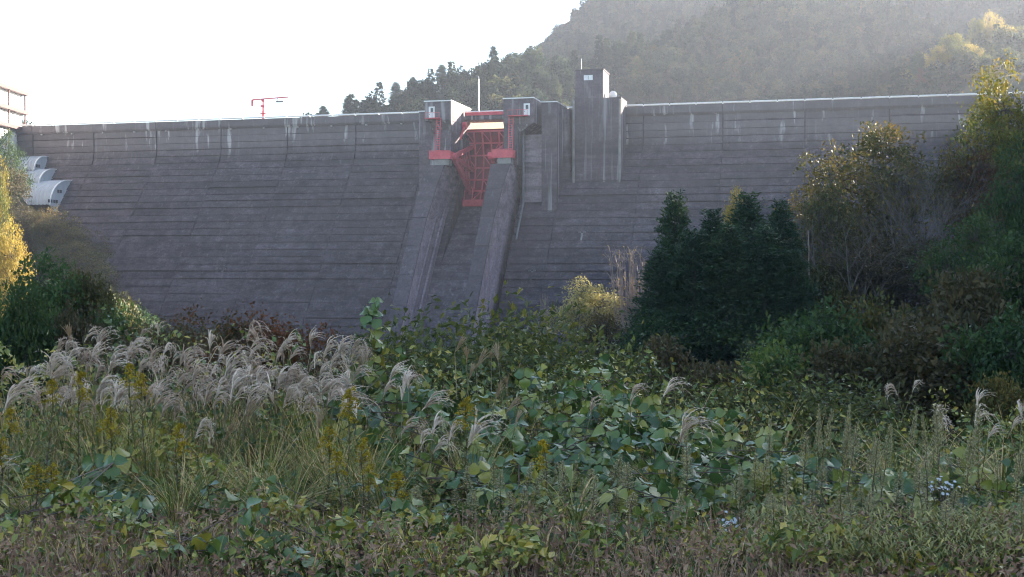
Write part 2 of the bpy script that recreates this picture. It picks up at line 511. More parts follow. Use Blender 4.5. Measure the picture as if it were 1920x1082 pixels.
def build_terrain():
    xs = np.concatenate([np.linspace(-700, -160, 28)[:-1], np.linspace(-160, -30, 46)[:-1], np.linspace(-30, 30, 61)[:-1], np.linspace(30, 330, 96)[:-1], np.linspace(330, 800, 24)])
    ys = np.concatenate([np.linspace(-300, 0, 16)[:-1], np.linspace(0, 30, 46)[:-1], np.linspace(30, 330, 101)[:-1], np.linspace(330, 820, 120)[:-1], np.linspace(820, 1100, 14)])
    X, Y = np.meshgrid(xs, ys, indexing='ij')
    Z = terrain(X, Y)
    nz = np.random.default_rng(5).normal(0, 1, Z.shape)
    Z = Z + nz * np.where(np.hypot(X, Y) < 40, 0.015, 0.25)
    V = np.stack([X, Y, Z], -1).reshape(-1, 3)
    ny = len(ys)
    i, j = np.meshgrid(np.arange(len(xs) - 1), np.arange(ny - 1), indexing='ij')
    F = np.stack([i * ny + j, (i + 1) * ny + j, (i + 1) * ny + j + 1, i * ny + j + 1], -1).reshape(-1, 4)
    cen = V[F].mean(1)
    s, t = dam_st(cen[:, 0], cen[:, 1])
    back = t < -2
    for nm, sel, mt, lb in (('ground', ~back, 'soil', 'brown earth of the overgrown valley floor and its banks'), ('mountain', back, 'forest_floor', 'steep wooded mountain behind the dam')):
        f = F[sel]
        u, inv = np.unique(f, return_inverse=True)
        g = G().add(V[u], inv.reshape(-1, 4))
        g.build(nm, M[mt], smooth=True, kind='structure', label=lb)
    w = G().add([(-500, 270, 28), (600, 270, 28), (600, 800, 28), (-500, 800, 28)], [(0, 1, 2, 3)])
    # reservoir sheet, kept upstream of the dam body
    a, n_ = np.array([math.cos(DAM_A), -math.sin(DAM_A)]), np.array([math.sin(DAM_A), math.cos(DAM_A)])
    q = [DAM_L + a * s_ + n_ * t_ for s_, t_ in ((-60, 2.5), (250, 2.5), (250, 420), (-60, 420))]
    w = G().add([(p[0], p[1], 28.0) for p in q], [(0, 1, 2, 3)])
    m, nt, out = new_mat('water')
    b = node(nt, 'ShaderNodeBump', {'Strength': 0.15, 'Height': noise(nt, node(nt, 'ShaderNodeTexCoord').outputs['Object'], 0.6)})
    p = node(nt, 'ShaderNodeBsdfPrincipled', {'Base Color': (0.02, 0.05, 0.05, 1), 'Roughness': 0.06, 'Normal': b.outputs[0]})
    nt.links.new(p.outputs[0], out.inputs['Surface'])
    w.build('reservoir_water', m, kind='structure', label='reservoir water behind the dam')


build_terrain()

# ------------------------------------------------------------------ the dam
dam = empty('dam', (DAM_L[0], DAM_L[1], CREST), -DAM_A, label='grey concrete gravity dam filling the valley, streaked with lime and algae', category='dam')
CON = dam_concrete('dam_concrete', dam, 0.42)
CON_PIER = dam_concrete('pier_concrete', dam, 0.62, 0.3, 1.3, 0.7)
CON_CAP = dam_concrete('wall_cap_concrete', dam, 0.52, 0.2, 0.1, 0.35)
CON_CHUTE = dam_concrete('chute_concrete', dam, 0.75, 0.2, 0.4)
CON_PALE = dam_concrete('pale_skylit_concrete', dam, 1.6, 0.3, 0.3, 0.35)  # paler concrete, with bright skylight on the wall sides painted in
CON_DARK = dam_concrete('joint_concrete', dam, 0.5, 0.0)
rd = np.random.default_rng(3)


def tp(z):
    """downstream offset of the face at height z (0 at the crest)"""
    z = np.asarray(z, float)
    d = np.clip(-(z + 6.3), 0, None)
    return np.where(d < 4, 0.79 * d * d / 8, 0.79 * (d - 2))


def dbox(g, s0, s1, t0, t1, z0, z1, mi=0):
    return g.box((s0, -t0, z0), (s1, -t1, z1), 0.5, mi)


# core body, behind the cast blocks
ZB = -50.0
zs = [-1.9, -6, -7.5, -9, -10.5, -12, ZB]
prof = [(3.0, ZB), (3.0, -1.95)] + [(-(float(tp(z)) - 0.32), z) for z in zs]
g = G()
for s0, s1 in ((-40, 105.0), (119.0, 262.0)):
    g.prism(prof, s0, s1)
g.build('core', CON_DARK, dam)

# the cast lifts: one block per lift and monolith
edges_l = [-31.3, -15.4, 0.5, 16.4, 32.3, 48.2, 64.1, 80.0, 95.9, 101.6]
edges_r = [118.4, 126.2, 142.1, 158.0, 173.9, 189.8, 205.7, 221.6, 237.5, 253.4]
rows = [-1.95 - 1.5 * i for i in range(31)]
rest = G()
nblk = 0


def block_geo(w, za, zb, off, gap):
    ta, tb = float(tp(za)) + off, float(tp(zb)) + off
    return G().prism([(-(ta), za), (-(ta - 0.5), za), (-(tb - 0.5), zb + gap), (-(tb), zb + gap)], 0.0, w)


for r in range(30):
    za, zb = rows[r], rows[r + 1]
    cache = {}
    rowgap = rd.choice([0.08, 0.11, 0.15, 0.19])
    for edges, right in ((edges_l, False), (edges_r, True)):
        for c in range(len(edges) - 1):
            s0, s1 = edges[c], edges[c + 1]
            jg = 0.08 if r > 4 else 0.28
            w = round(s1 - s0 - jg, 3)
            lim = 30 if not right else max(2, [27, 25, 17, 13, 9, 6, 4, 3, 2][c])
            if not right and c < 2:
                lim = [0, 8][c]
            if not right and c == 2:
                lim = 14
            if r < lim:
                v = rd.integers(0, 6)
                key = (w, v)
                if key not in cache:
                    cache[key] = block_geo(w, za, zb, rd.normal(0, 0.055), rowgap * rd.uniform(0.3, 1.6)).mesh('concrete_block', CON)
                obj('concrete_block', cache[key], dam, (s0 + jg / 2, 0, 0))
                nblk += 1
            else:
                gg = block_geo(w, za, zb, rd.normal(0, 0.03), rowgap)
                for vv, ff in zip(gg.v, gg.f):
                    rest.add(vv + np.array([s0 + jg / 2, 0, 0]), ff - ff.min())
rest_o = rest.build('block_courses', CON, dam, kind='stuff', label='lower concrete lifts hidden behind the trees')
print('dam blocks', nblk)

# parapet and its rail, one length per monolith
for edges in (edges_l, [118.4, 126.2, 128.4], [138.6] + edges_r[2:]):
    for s0, s1 in zip(edges[:-1], edges[1:]):
        g = G().prism([(-0.42, 0), (2.8, 0), (2.8, -1.93), (0.1, -1.93), (-0.12, -1.93), (-0.42, -1.45)], s0 + 0.04, s1 - 0.04)
        g.build('parapet', CON, dam)
        rail = G()
        n = max(1, int(round((s1 - s0) / 5.3)))
        st = (s1 - s0) / n
        for k in range(n):
            rail.tube([(s0 + k * st + 0.1, -0.15, 0.30), (s0 + (k + 1) * st - 0.1, -0.15, 0.30)], 0.17, 8, cap=True)
            rail.box((s0 + k * st - 0.12, -0.32, 0.0), (s0 + k * st + 0.12, 0.02, 0.26))
        rail.build('guard_rail', M['white_paint'], dam)

# drip stubs under the parapet
for s0 in np.arange(3, 98, 7.95):
    g = G().box((s0 - 0.18, -0.5, -2.15), (s0 + 0.18, 0.1, -1.96))
    g.build('drain_spout', M['pale_slab'], dam)
# drain outlets on the face
for px, py in ((1092, 436), (998, 508), (418, 505)):
    lo, hi = -45.0, -8.0
    for _ in range(40):
        mz = (lo + hi) / 2
        # depth of the face at this height
        k = (px - 960) / FPX
        t = float(tp(mz))
        s = (111.1 + 0.247 * t + k * (284 - 0.969 * t)) / (0.969 + 0.247 * k)
        Yd = 284 - 0.247 * s - 0.969 * t
        y = 500 - (mz + CREST - EYE) * FPX / Yd
        lo, hi = (lo, mz) if y < py else (mz, hi)
        if y < py:
            hi = mz
        else:
            lo = mz
    g = G()
    g.box((s - 0.8, -t - 0.16, mz - 0.1), (s - 0.35, -t + 0.6, mz + 0.2))
    g.box((s + 0.2, -t - 0.16, mz - 0.1), (s + 0.65, -t + 0.6, mz + 0.2))
    g.prism([(-t - 0.17, mz - 0.1), (-t + 0.3, mz - 0.1), (-t - 0.79 * 1.6 + 0.3, mz - 1.7), (-t - 0.79 * 1.6 - 0.09, mz - 1.7)], s - 0.2, s + 0.15)
    g.build('drain_outlet', M['old_slab'], dam)

# ---- spillway: training walls, piers, chute
WALLS = ((100.9, 104.9, 103.7), (114.5, 118.3, 117.1))


def hexa(g, prof_a, prof_b):
    """solid between two (s0, s1, y0, y1, z) slices"""
    v = []
    for s0, s1, y0, y1, z in (prof_a, prof_b):
        v += [(s0, y0, z), (s1, y0, z), (s1, y1, z), (s0, y1, z)]
    return g.add(v, [(0, 1, 2, 3), (7, 6, 5, 4), (0, 4, 5, 1), (1, 5, 6, 2), (2, 6, 7, 3), (3, 7, 4, 0)])


for s0, s1, s1b in WALLS:
    # each wall is cast in lengths and slims down below its head
    cuts = [-12.3, -17.5, -23, -28.5, -34, -39.5, ZB]

    def edge_(z):
        return float(np.interp(z, [-21.0, -12.3], [s1b, s1]))
    for za, zb in zip(cuts[:-1], cuts[1:]):
        ta, tb = [float(tp(q)) + float(np.interp(q, [-45, -12.3], [9.8, 12.4])) for q in (za, zb)]
        o = rd.normal(0, 0.03)
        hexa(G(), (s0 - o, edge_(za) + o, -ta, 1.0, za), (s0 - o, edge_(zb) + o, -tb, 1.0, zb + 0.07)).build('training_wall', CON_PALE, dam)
        hexa(G(), (s0 - o - 0.04, edge_(za) + o + 0.04, -ta - 0.35, -ta + 0.03, za), (s0 - o - 0.04, edge_(zb) + o + 0.04, -tb - 0.35, -tb + 0.03, zb + 0.07)).build('wall_cap', CON_CAP, dam)  # facing strip keeps tops at their own tone, darker than the light-painted sides
    # ribs standing proud on the right-hand sides
    for t_a, t_b, proud, ztop in ((0.6, 2.6, 0.35, -9.0), (5.6, 6.6, 0.22, -13.5)):
        for sx, dirn in ((s1b, 1), (s0, -1)):
            a_, b_ = (sx - 0.3, sx + proud) if dirn > 0 else (sx - proud, sx + 0.3)
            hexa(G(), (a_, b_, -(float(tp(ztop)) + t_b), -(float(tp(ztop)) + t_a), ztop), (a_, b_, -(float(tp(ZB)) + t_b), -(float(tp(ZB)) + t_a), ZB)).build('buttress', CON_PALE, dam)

# piers: narrow columns carrying the gate houses
G().prism([(-12.6, -5.0), (1.0, -5.0), (1.0, -12.3), (-13.3, -12.3)], 102.3, 105.3).build('pier', CON_PIER, dam)
G().prism([(-12.6, -4.0), (1.0, -4.0), (1.0, -12.3), (-13.3, -12.3)], 116.2, 119.0).build('pier', CON_PIER, dam)
G().box((105.28, -6.5, -12.3), (105.75, 0.5, -6.2)).build('pier_facing', CON_PIER, dam)
G().box((104.0, -1.0, -19.5), (104.85, 0.5, -6.0)).build('gate_slot_post', CON_PIER, dam)
# gate houses (left one with a square corbel, right one with a sloping one)
hl = G().box((99.9, -13.0, -3.2), (105.4, 1.0, 0.62))
hl.prism([(-13.0, -3.25), (1.0, -3.25), (1.0, -5.6), (-11.8, -5.6)], 101.2, 105.38)
hl.build('gate_house', CON_PIER, dam)
G().box((99.75, -13.15, 0.64), (105.5, 1.1, 0.86)).build('roof_coping', M['white_paint'], dam)
hr = G().box((116.2, -13.0, -4.1), (122.3, 1.0, 0.62))
hr.add([(116.2, -13, -4.12), (122.3, -13, -4.12), (122.3, 1, -4.12), (116.2, 1, -4.12), (116.2, -12, -6.0), (119.1, -12, -6.0), (119.1, 1, -6.0), (116.2, 1, -6.0)],
       [(0, 1, 5, 4), (1, 2, 6, 5), (4, 5, 6, 7), (3, 0, 4, 7)])
hr.build('gate_house', CON_PIER, dam)
G().box((116.1, -13.15, 0.64), (122.4, 1.1, 0.86)).build('roof_coping', M['white_paint'], dam)
for s0 in (100.75, 120.35):
    d = G().box((s0, -13.10, -2.7), (s0 + 1.25, -12.9, -0.35)).build('door', M['white_paint'], dam)
    G().box((s0 + 0.42, -13.14, -1.45), (s0 + 0.95, -13.11, -0.65)).build('door_window', M['dark_glass'], d)
    G().box((s0 + 0.15, -13.15, -2.0), (s0 + 0.27, -13.11, -1.8)).build('handle', M['grey_steel'], d)
# pilaster blocks left and right of the gate
G().prism([(-9.9, -0.9), (1.0, -0.9), (1.0, -21.5), (-9.9, -21.5)], 97.6, 101.1).build('pilaster', CON_PIER, dam)
G().box((97.5, -10.0, -0.88), (101.1, 1.0, -0.70)).build('roof_coping', M['white_paint'], dam)
G().prism([(-10.2, 0.1), (1.0, 0.1), (1.0, -22), (-10.2, -22)], 123.3, 126.4).build('pilaster', CON_PIER, dam)
G().box((123.2, -10.3, 0.12), (126.5, 1.0, 0.3)).build('roof_coping', M['white_paint'], dam)
G().prism([(-5.2, -0.6), (1.0, -0.6), (1.0, -15), (-5.2, -15)], 126.42, 127.9).build('pilaster', CON_PIER, dam)
# pale panel between right pier and pilaster, concrete tone plus painted skylight
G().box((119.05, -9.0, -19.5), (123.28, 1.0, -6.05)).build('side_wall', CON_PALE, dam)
G().tube([(119.6, -10.2, -5.0), (119.6, -10.2, -19.5), (119.6, -16.2, -27.0)], 0.22, 8).build('drain_pipe', M['grey_steel'], dam)
# tower
tw = G().box((128.6, -5.6, -17.6), (138.5, 1.5, 1.3))
tw.build('tower_base', CON_PIER, dam)
G().box((129.1, -5.5, 1.3), (134.8, 1.4, 6.9)).build('tower', CON_PIER, dam)
G().box((129.0, -5.65, 6.92), (134.95, 1.5, 7.1)).build('roof_coping', CON, dam)
w = G().box((130.9, -5.56, 4.9), (132.7, -5.3, 5.9)).build('window', M['white_paint'], dam)
G().box((131.75, -5.59, 5.0), (131.85, -5.565, 5.8)).build('window_bar', M['grey_steel'], w)
G().box((128.3, -5.9, -17.9), (138.8, 0.2, -17.62)).build('sill', CON_PIER, dam)
for s0 in (128.9, 138.2):
    G().box((s0 - 0.18, -5.82, -17.5), (s0 + 0.18, -5.58, 0.9)).build('corner_strip', M['old_slab'], dam)
G().tube([(130.0, -3.5, 7.0), (130.0, -3.5, 9.6)], 0.07, 6).build('lightning_rod', M['white_paint'], dam)
# small white dish on the low roof of the tower
g = G()
a = np.linspace(0, 2 * np.pi, 14, endpoint=False)
rings = [(0.0, 0.02), (0.35, 0.06), (0.65, 0.2), (0.85, 0.42)]
pts = np.array([[(136.3 + 0.0 + rr * np.cos(q), -3.0 - dd * -1, 2.15 + rr * np.sin(q)) for q in a] for rr, dd in rings])
for k in range(3):
    f = [(k * 14 + j, k * 14 + (j + 1) % 14, (k + 1) * 14 + (j + 1) % 14, (k + 1) * 14 + j) for j in range(14)]
    if k == 0:
        g.add(pts.reshape(-1, 3), f)
    else:
        g.f.append(np.array(f)); g.m.append(np.zeros(14, int))
g.bar((136.3, -2.9, 1.3), (136.3, -2.9, 2.1), 0.12)
dish = g.build('dish_antenna', M['white_paint'], None, label='small white dish antenna on the low roof of the dam tower', category='antenna')
dish.location, dish.rotation_euler = dam.location, dam.rotation_euler

# chute floor: recessed lifts
zc = [-19.5, -20.3] + [-21.5 - 1.5 * i for i in range(20)]


def tc_(z):
    d = -19.5 - z
    w_ = min(1.0, d / 15.0)
    return (1 - w_) * (2.0 + 0.79 * d + 1.6 * (1 - math.exp(-d / 1.2))) + w_ * (float(tp(z)) + 0.6)


for za, zb in zip(zc[:-1], zc[1:]):
    o = rd.normal(0, 0.02)
    G().prism([(-(tc_(za) + o), za), (2.0, za), (2.0, zb + 0.05), (-(tc_(zb) + o), zb + 0.05)], 103.4, 114.9).build('chute_slab', CON_CHUTE, dam)
G().box((105.6, -4.0, -2.1), (116.4, 1.5, -1.25)).build('bridge_deck', CON_PIER, dam)
G().box((105.6, -4.2, -1.23), (116.4, -3.85, -0.62)).build('bridge_beam', M['red_steel'], dam)
G().tube([(105.6, -4.0, -0.45), (116.4, -4.0, -0.45)], 0.12, 8).build('bridge_rail', M['white_paint'], dam)
G().box((105.0, 0.8, -1.2), (116.4, 1.2, -0.2)).build('bridge_parapet', CON, dam)
# added upstream wall, flared to catch the sun, with sun warmth in its colour
d_ = np.array([math.sin(R(30)), math.cos(R(30))])
p0, p1 = np.array([104.6, 1.1]), np.array([104.6, 1.1]) + d_ * 20
nn = np.array([d_[1], -d_[0]]) * 0.6
v = [(p0[0], p0[1]), (p1[0], p1[1]), (p1[0] - nn[0], p1[1] - nn[1]), (p0[0] - nn[0], p0[1] - nn[1])]
G().add([(x, y, -22) for x, y in v] + [(x, y, 0.1) for x, y in v], [(0, 1, 5, 4), (1, 2, 6, 5), (2, 3, 7, 6), (3, 0, 4, 7), (4, 5, 6, 7)]).build('sun_catch_wall', M['sun_tinted_concrete'], dam)

# ---- red radial gate, a thing of its own
gate = empty('spillway_gate', (DAM_L[0], DAM_L[1], CREST), -DAM_A, label='red steel lattice radial gate between the two spillway piers', category='gate')
GC, GR = (13.5, -10.5), 13.8
angs = np.linspace(R(29.0), R(-40.6), 9)
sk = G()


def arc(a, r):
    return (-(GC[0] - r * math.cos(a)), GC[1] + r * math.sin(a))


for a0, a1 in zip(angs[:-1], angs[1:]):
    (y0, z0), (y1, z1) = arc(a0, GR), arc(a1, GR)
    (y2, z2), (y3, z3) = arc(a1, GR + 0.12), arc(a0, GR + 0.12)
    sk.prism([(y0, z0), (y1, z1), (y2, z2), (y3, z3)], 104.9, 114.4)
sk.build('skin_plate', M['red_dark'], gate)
NV, ss = 6, np.linspace(105.2, 114.1, 6)
hang = np.linspace(R(28.6), R(-40), 7)
for a0 in hang:
    y, z = arc(a0, GR - 0.9)
    G().bar((104.9, y, z), (114.4, y, z), 0.30, 0.34).build('girder', M['red_steel'], gate)
for s0 in ss:
    for a0, a1 in zip(hang[:-1], hang[1:]):
        (y0, z0), (y1, z1) = arc(a0, GR - 0.93), arc(a1, GR - 0.93)
        G().bar((s0, y0, z0), (s0, y1, z1), 0.24, 0.3).build('post', M['red_steel'], gate)
for i, (a0, a1) in enumerate(zip(hang[:-1], hang[1:])):
    for j in range(5):
        if (i + j) % 2 == 0:
            (y0, z0), (y1, z1) = arc(a0, GR - 0.96), arc(a1, GR - 0.96)
            q = (ss[j], ss[j + 1]) if (j % 2 == 0) else (ss[j + 1], ss[j])
            G().bar((q[0], y0, z0), (q[1], y1, z1), 0.17).build('brace', M['red_steel'], gate)
for a0 in hang[1::2]:
    for s0 in ss:
        (y0, z0), (y1, z1) = arc(a0, GR - 0.9), arc(a0, GR)
        G().bar((s0, y0, z0), (s0, y1, z1), 0.2).build('strut', M['red_steel'], gate)
# bottom lip
yb, zb = arc(R(-39.5), GR - 0.4)
G().box((104.9, yb - 0.5, zb - 0.9), (114.4, yb + 0.5, zb + 0.5)).build('bottom_seal_beam', M['red_steel'], gate)
for s0, sgn in ((105.9, 1), (113.9, -1)):
    piv = (s0, -13.2, -10.5)
    tips = [arc(R(a), GR - 0.9) for a in (14, -8, -31)]
    for y, z in tips:
        G().bar(piv, (s0 + sgn * 0.5, y, z), 0.65, 0.85).build('radial_arm', M['red_steel'], gate)
    # lattice between the arms
    for u0, u1 in ((0.35, 0.5), (0.5, 0.65), (0.65, 0.8), (0.8, 0.95)):
        for (ya, za), (yb_, zb_) in ((tips[0], tips[1]), (tips[1], tips[2])):
            A = np.array(piv) + (np.array((s0 + sgn * 0.5, ya, za)) - piv) * u0
            B = np.array(piv) + (np.array((s0 + sgn * 0.5, yb_, zb_)) - piv) * u1
            C_ = np.array(piv) + (np.array((s0 + sgn * 0.5, yb_, zb_)) - piv) * u0
            G().bar(A, B, 0.2).build('brace', M['red_steel'], gate)
            G().bar(A, C_, 0.16).build('brace', M['red_steel'], gate)
    hub = G().tube([(s0 - 0.7, -13.2, -10.5), (s0 + 0.7, -13.2, -10.5)], 0.75, 12, cap=True)
    hub.build('trunnion', M['red_steel'], gate)
# hoist sheave on the left pier
hs = G().tube([(105.5, -5.0, -3.4), (106.3, -5.0, -3.4)], 0.75, 14, cap=True)
hs.bar((105.9, -5.0, -3.4), (106.2, -9.2, -6.6), 0.35)
hs.bar((105.6, -3.2, -2.7), (106.0, -5.2, -3.6), 0.4)
hs.build('hoist_sheave', M['red_steel'], gate)

# ---- red access platforms with stairs, one per pier
for (s0, s1), (ls, ld), lab in (((101.6, 106.0), (102.9, 100.6), 'red steel platform with ladder on the left spillway pier'),
                                ((114.6, 118.7), (117.9, 120.2), 'red steel platform with ladder on the right spillway pier')):
    pf = empty('access_platform', (DAM_L[0], DAM_L[1], CREST), -DAM_A, label=lab, category='platform')
    G().box((s0, -15.5, -11.1), (s1, -15.42, -9.55)).build('front_panel', M['red_steel'], pf)
    G().box((s0, -15.4, -11.1), (s0 + 0.08, -12.6, -9.55)).build('side_panel', M['red_steel'], pf)
    G().box((s1 - 0.08, -15.4, -11.1), (s1, -12.6, -9.55)).build('side_panel', M['red_steel'], pf)
    G().box((s0 + 0.1, -15.38, -11.08), (s1 - 0.1, -12.6, -10.95)).build('floor_plate', M['red_steel'], pf)
    # kick girder toward the gate
    G().box((s0, -15.6, -9.5), (s1, -15.35, -9.38)).build('handrail', M['red_steel'], pf)
    # stair from platform to the door landing
    zt = -2.75
    for off in (-0.42, 0.42):
        G().bar((ls + off, -14.2, -10.9), (ls + off, -13.35, zt), 0.14).build('stringer', M['red_steel'], pf)
    for k in range(17):
        u = (k + 0.5) / 17
        y, z = -14.2 + 0.85 * u, -10.9 + (zt + 10.9) * u
        G().bar((ls - 0.42, y, z), (ls + 0.42, y, z), 0.09).build('rung', M['red_steel'], pf)
    l0, l1 = min(ls - 0.5, ld - 0.3), max(ls + 0.5, ld + 1.2)
    G().box((l0, -14.3, -2.9), (l1, -13.05, -2.72)).build('landing', M['red_steel'], pf)
    for k in range(5):
        x = l0 + 0.05 + (l1 - l0 - 0.1) * k / 4
        G().bar((x, -14.25, -2.75), (x, -14.25, -1.7), 0.06).build('post', M['red_steel'], pf)
    G().bar((l0, -14.25, -1.7), (l1, -14.25, -1.7), 0.06).build('handrail', M['red_steel'], pf)
    G().box((s0 + 1.0, -15.3, -12.28), (s1 - 0.4, -12.9, -11.12)).build('bearing_block', M['old_slab'], pf)

# ---- mast and pole on the crest
def dam_pt(s, t, z):
    c, s_ = math.cos(DAM_A), math.sin(DAM_A)
    return (DAM_L[0] + s * c - t * s_, DAM_L[1] - s * s_ - t * c, CREST + z)


crane = empty('jib_crane', dam_pt(57.9, -1.0, 0), -DAM_A, label='red T-shaped jib crane standing on the left dam crest', category='crane')
G().tube([(0, 0, -1.9), (0, 0, 1.3)], [0.34, 0.28], 10, cap=True).build('base_column', M['red_steel'], crane)
G().box((-0.75, -0.7, 1.3), (0.75, 0.7, 1.42)).build('platform', M['red_steel'], crane)
G().bar((-0.95, -0.5, 1.75), (0.95, -0.5, 1.55), 0.07).build('handrail', M['red_steel'], crane)
G().tube([(0, 0, 1.4), (0, 0, 4.35)], [0.24, 0.18], 10).build('mast', M['red_steel'], crane)
G().prism([(-0.5, 2.75), (0.5, 2.75), (0.35, 3.15), (-0.35, 3.15)], -0.5, 0.5).build('slewing_ring', M['red_steel'], crane)
G().box((-0.35, -0.3, 3.95), (0.35, 0.3, 4.3)).build('mast_head', M['red_steel'], crane)
G().bar((-2.6, 0, 4.40), (6.0, 0, 4.72), 0.24, 0.26).build('jib', M['red_steel'], crane)
G().box((-2.75, -0.3, 3.0), (-2.25, 0.3, 4.35)).build('counterweight', M['red_steel'], crane)
h = G().prism([(-0.35, 3.95), (0.35, 3.95), (0.3, 3.62), (-0.3, 3.62)], 3.1, 4.9)
h.bar((3.5, 0, 3.95), (3.5, 0, 4.5), 0.16)
h.bar((4.5, 0, 3.95), (4.5, 0, 4.55), 0.16)
h.build('hoist_trolley', M['grey_steel'], crane)
pole = empty('antenna_pole', dam_pt(107.3, -0.6, -1.2), -DAM_A, label='tall thin white pole on the crest beside the left gate house', category='pole')
G().tube([(0, 0, 0), (0, 0, 8.2)], [0.17, 0.11], 8, cap=True).build('shaft', M['white_paint'], pole)
G().tube([(0, 0, 8.2), (0, 0, 8.8)], [0.05, 0.03], 6).build('tip', M['white_paint'], pole)

# ---- stepped corrugated gallery on the left abutment
gal = empty('stair_gallery', (DAM_L[0], DAM_L[1], CREST), -DAM_A, label='pale grey corrugated stepped gallery climbing the left edge of the dam', category='gallery')
for s1, s0, z0, dz, wins in ((13.0, 3.5, -13.1, 7.2, ((0.55, 0.36), (0.42, 0.68))), (7.6, -1.0, -10.3, 4.8, ()), (4.4, -4.0, -7.2, 4.2, ((0.7, 0.55),))):
    ta = float(tp(z0)) - 0.1
    pts = [(-ta, z0), (-(ta + 1.2), z0)]
    R1, R2 = float(tp(z0 - dz * 0.8)) + 3.4 - ta - 1.2, dz * 0.8
    for q in np.linspace(0.15, 1.0, 8):
        an = q * math.pi / 2
        pts.append((-(ta + 1.2 + R1 * math.sin(an)), z0 - R2 * (1 - math.cos(an))))
    tb = float(tp(z0 - dz)) + 0.3
    pts.append((-tb, z0 - dz))
    pts.append((-(tb - 1.5), z0 - dz))
    G().prism(pts, s1 - 0.25, s1).build('end_wall', M['shed_metal'], gal)
    edge = G()
    for a, b in zip(pts[:-3], pts[1:-2]):
        edge.bar((s1 + 0.06, a[0], a[1] + 0.1), (s1 + 0.06, b[0], b[1] + 0.1), 0.3, 0.18)
    edge.build('roof_edge', M['white_paint'], gal)
    # corrugated roof panels
    nrib = int((s1 - s0) / 0.9)
    for k in range(nrib):
        xa, xb = s0 + (s1 - s0 - 0.27) * k / nrib, s0 + (s1 - s0 - 0.27) * (k + 1) / nrib
        g = G()
        for a, b in zip(pts[:-3], pts[1:-2]):
            for x_0, x_1, h0, h1 in ((xa, xa + (xb - xa) * 0.5, 0.0, 0.14), (xa + (xb - xa) * 0.5, xb, 0.14, 0.0)):
                g.add([(x_0, a[0] - h0, a[1] + h0), (x_1, a[0] - h1, a[1] + h1), (x_1, b[0] - h1, b[1] + h1), (x_0, b[0] - h0, b[1] + h0)], [(0, 1, 2, 3)])
        g.build('roof_panel', M['shed_metal'], gal)
    for u, vz in wins:
        zc_ = z0 - dz * vz
        t0 = float(tp(zc_)) + 0.6 + u * 2.4
        for k in range(2 if vz < 0.6 else 4):
            wy = -(t0 + 0.85 * k + (0.25 if k > 1 else 0))
            wdw = G().box((s1 + 0.01, wy - 0.35, zc_ - 0.35), (s1 + 0.05, wy + 0.35, zc_ + 0.35)).build('window', M['dark_glass'], gal)
            G().bar((s1 + 0.06, wy, zc_ - 0.35), (s1 + 0.06, wy, zc_ + 0.35), 0.05).build('window_bar', M['grey_steel'], wdw)

# ---- building at the left end of the crest
bld = empty('control_building', (-114.2, 288.0, 32.5), 0, label='sunlit white building with brown steel floor edges at the left end of the dam', category='building')
G().box((-9, -48, -8), (-0.6, 0, 9.6)).build('wall', M['white_paint'], bld)
for z in (1.2, 5.2, 9.7):
    G().box((-9.4, -48.6, z - 0.55), (0.75, 0.5, z + 0.25)).build('floor_edge', M['brown_steel'], bld)
for z in (1.2, 5.2):
    G().box((0.28, -48.0, z + 1.12), (0.36, 0.3, z + 1.2)).build('balcony_rail', M['brown_steel'], bld)
for k in range(6):
    y = -0.1 - 9.3 * k
    for z0, z1 in ((1.42, 4.9), (5.42, 9.4), (-8, 0.9)):
        G().box((0.06, y - 0.16, z0), (0.34, y + 0.16, z1)).build('column', M['brown_steel'], bld)
for k in range(5):
    y = -5 - 9.3 * k
    for z in (2.6, 6.6):
        ww = G().box((-0.6, y - 1.5, z - 0.2), (-0.56, y + 1.5, z + 1.5)).build('window', M['grey_steel'], bld)
        G().box((-0.56, y - 0.05, z - 0.2), (-0.53, y + 0.05, z + 1.5)).build('window_bar', M['brown_steel'], ww)

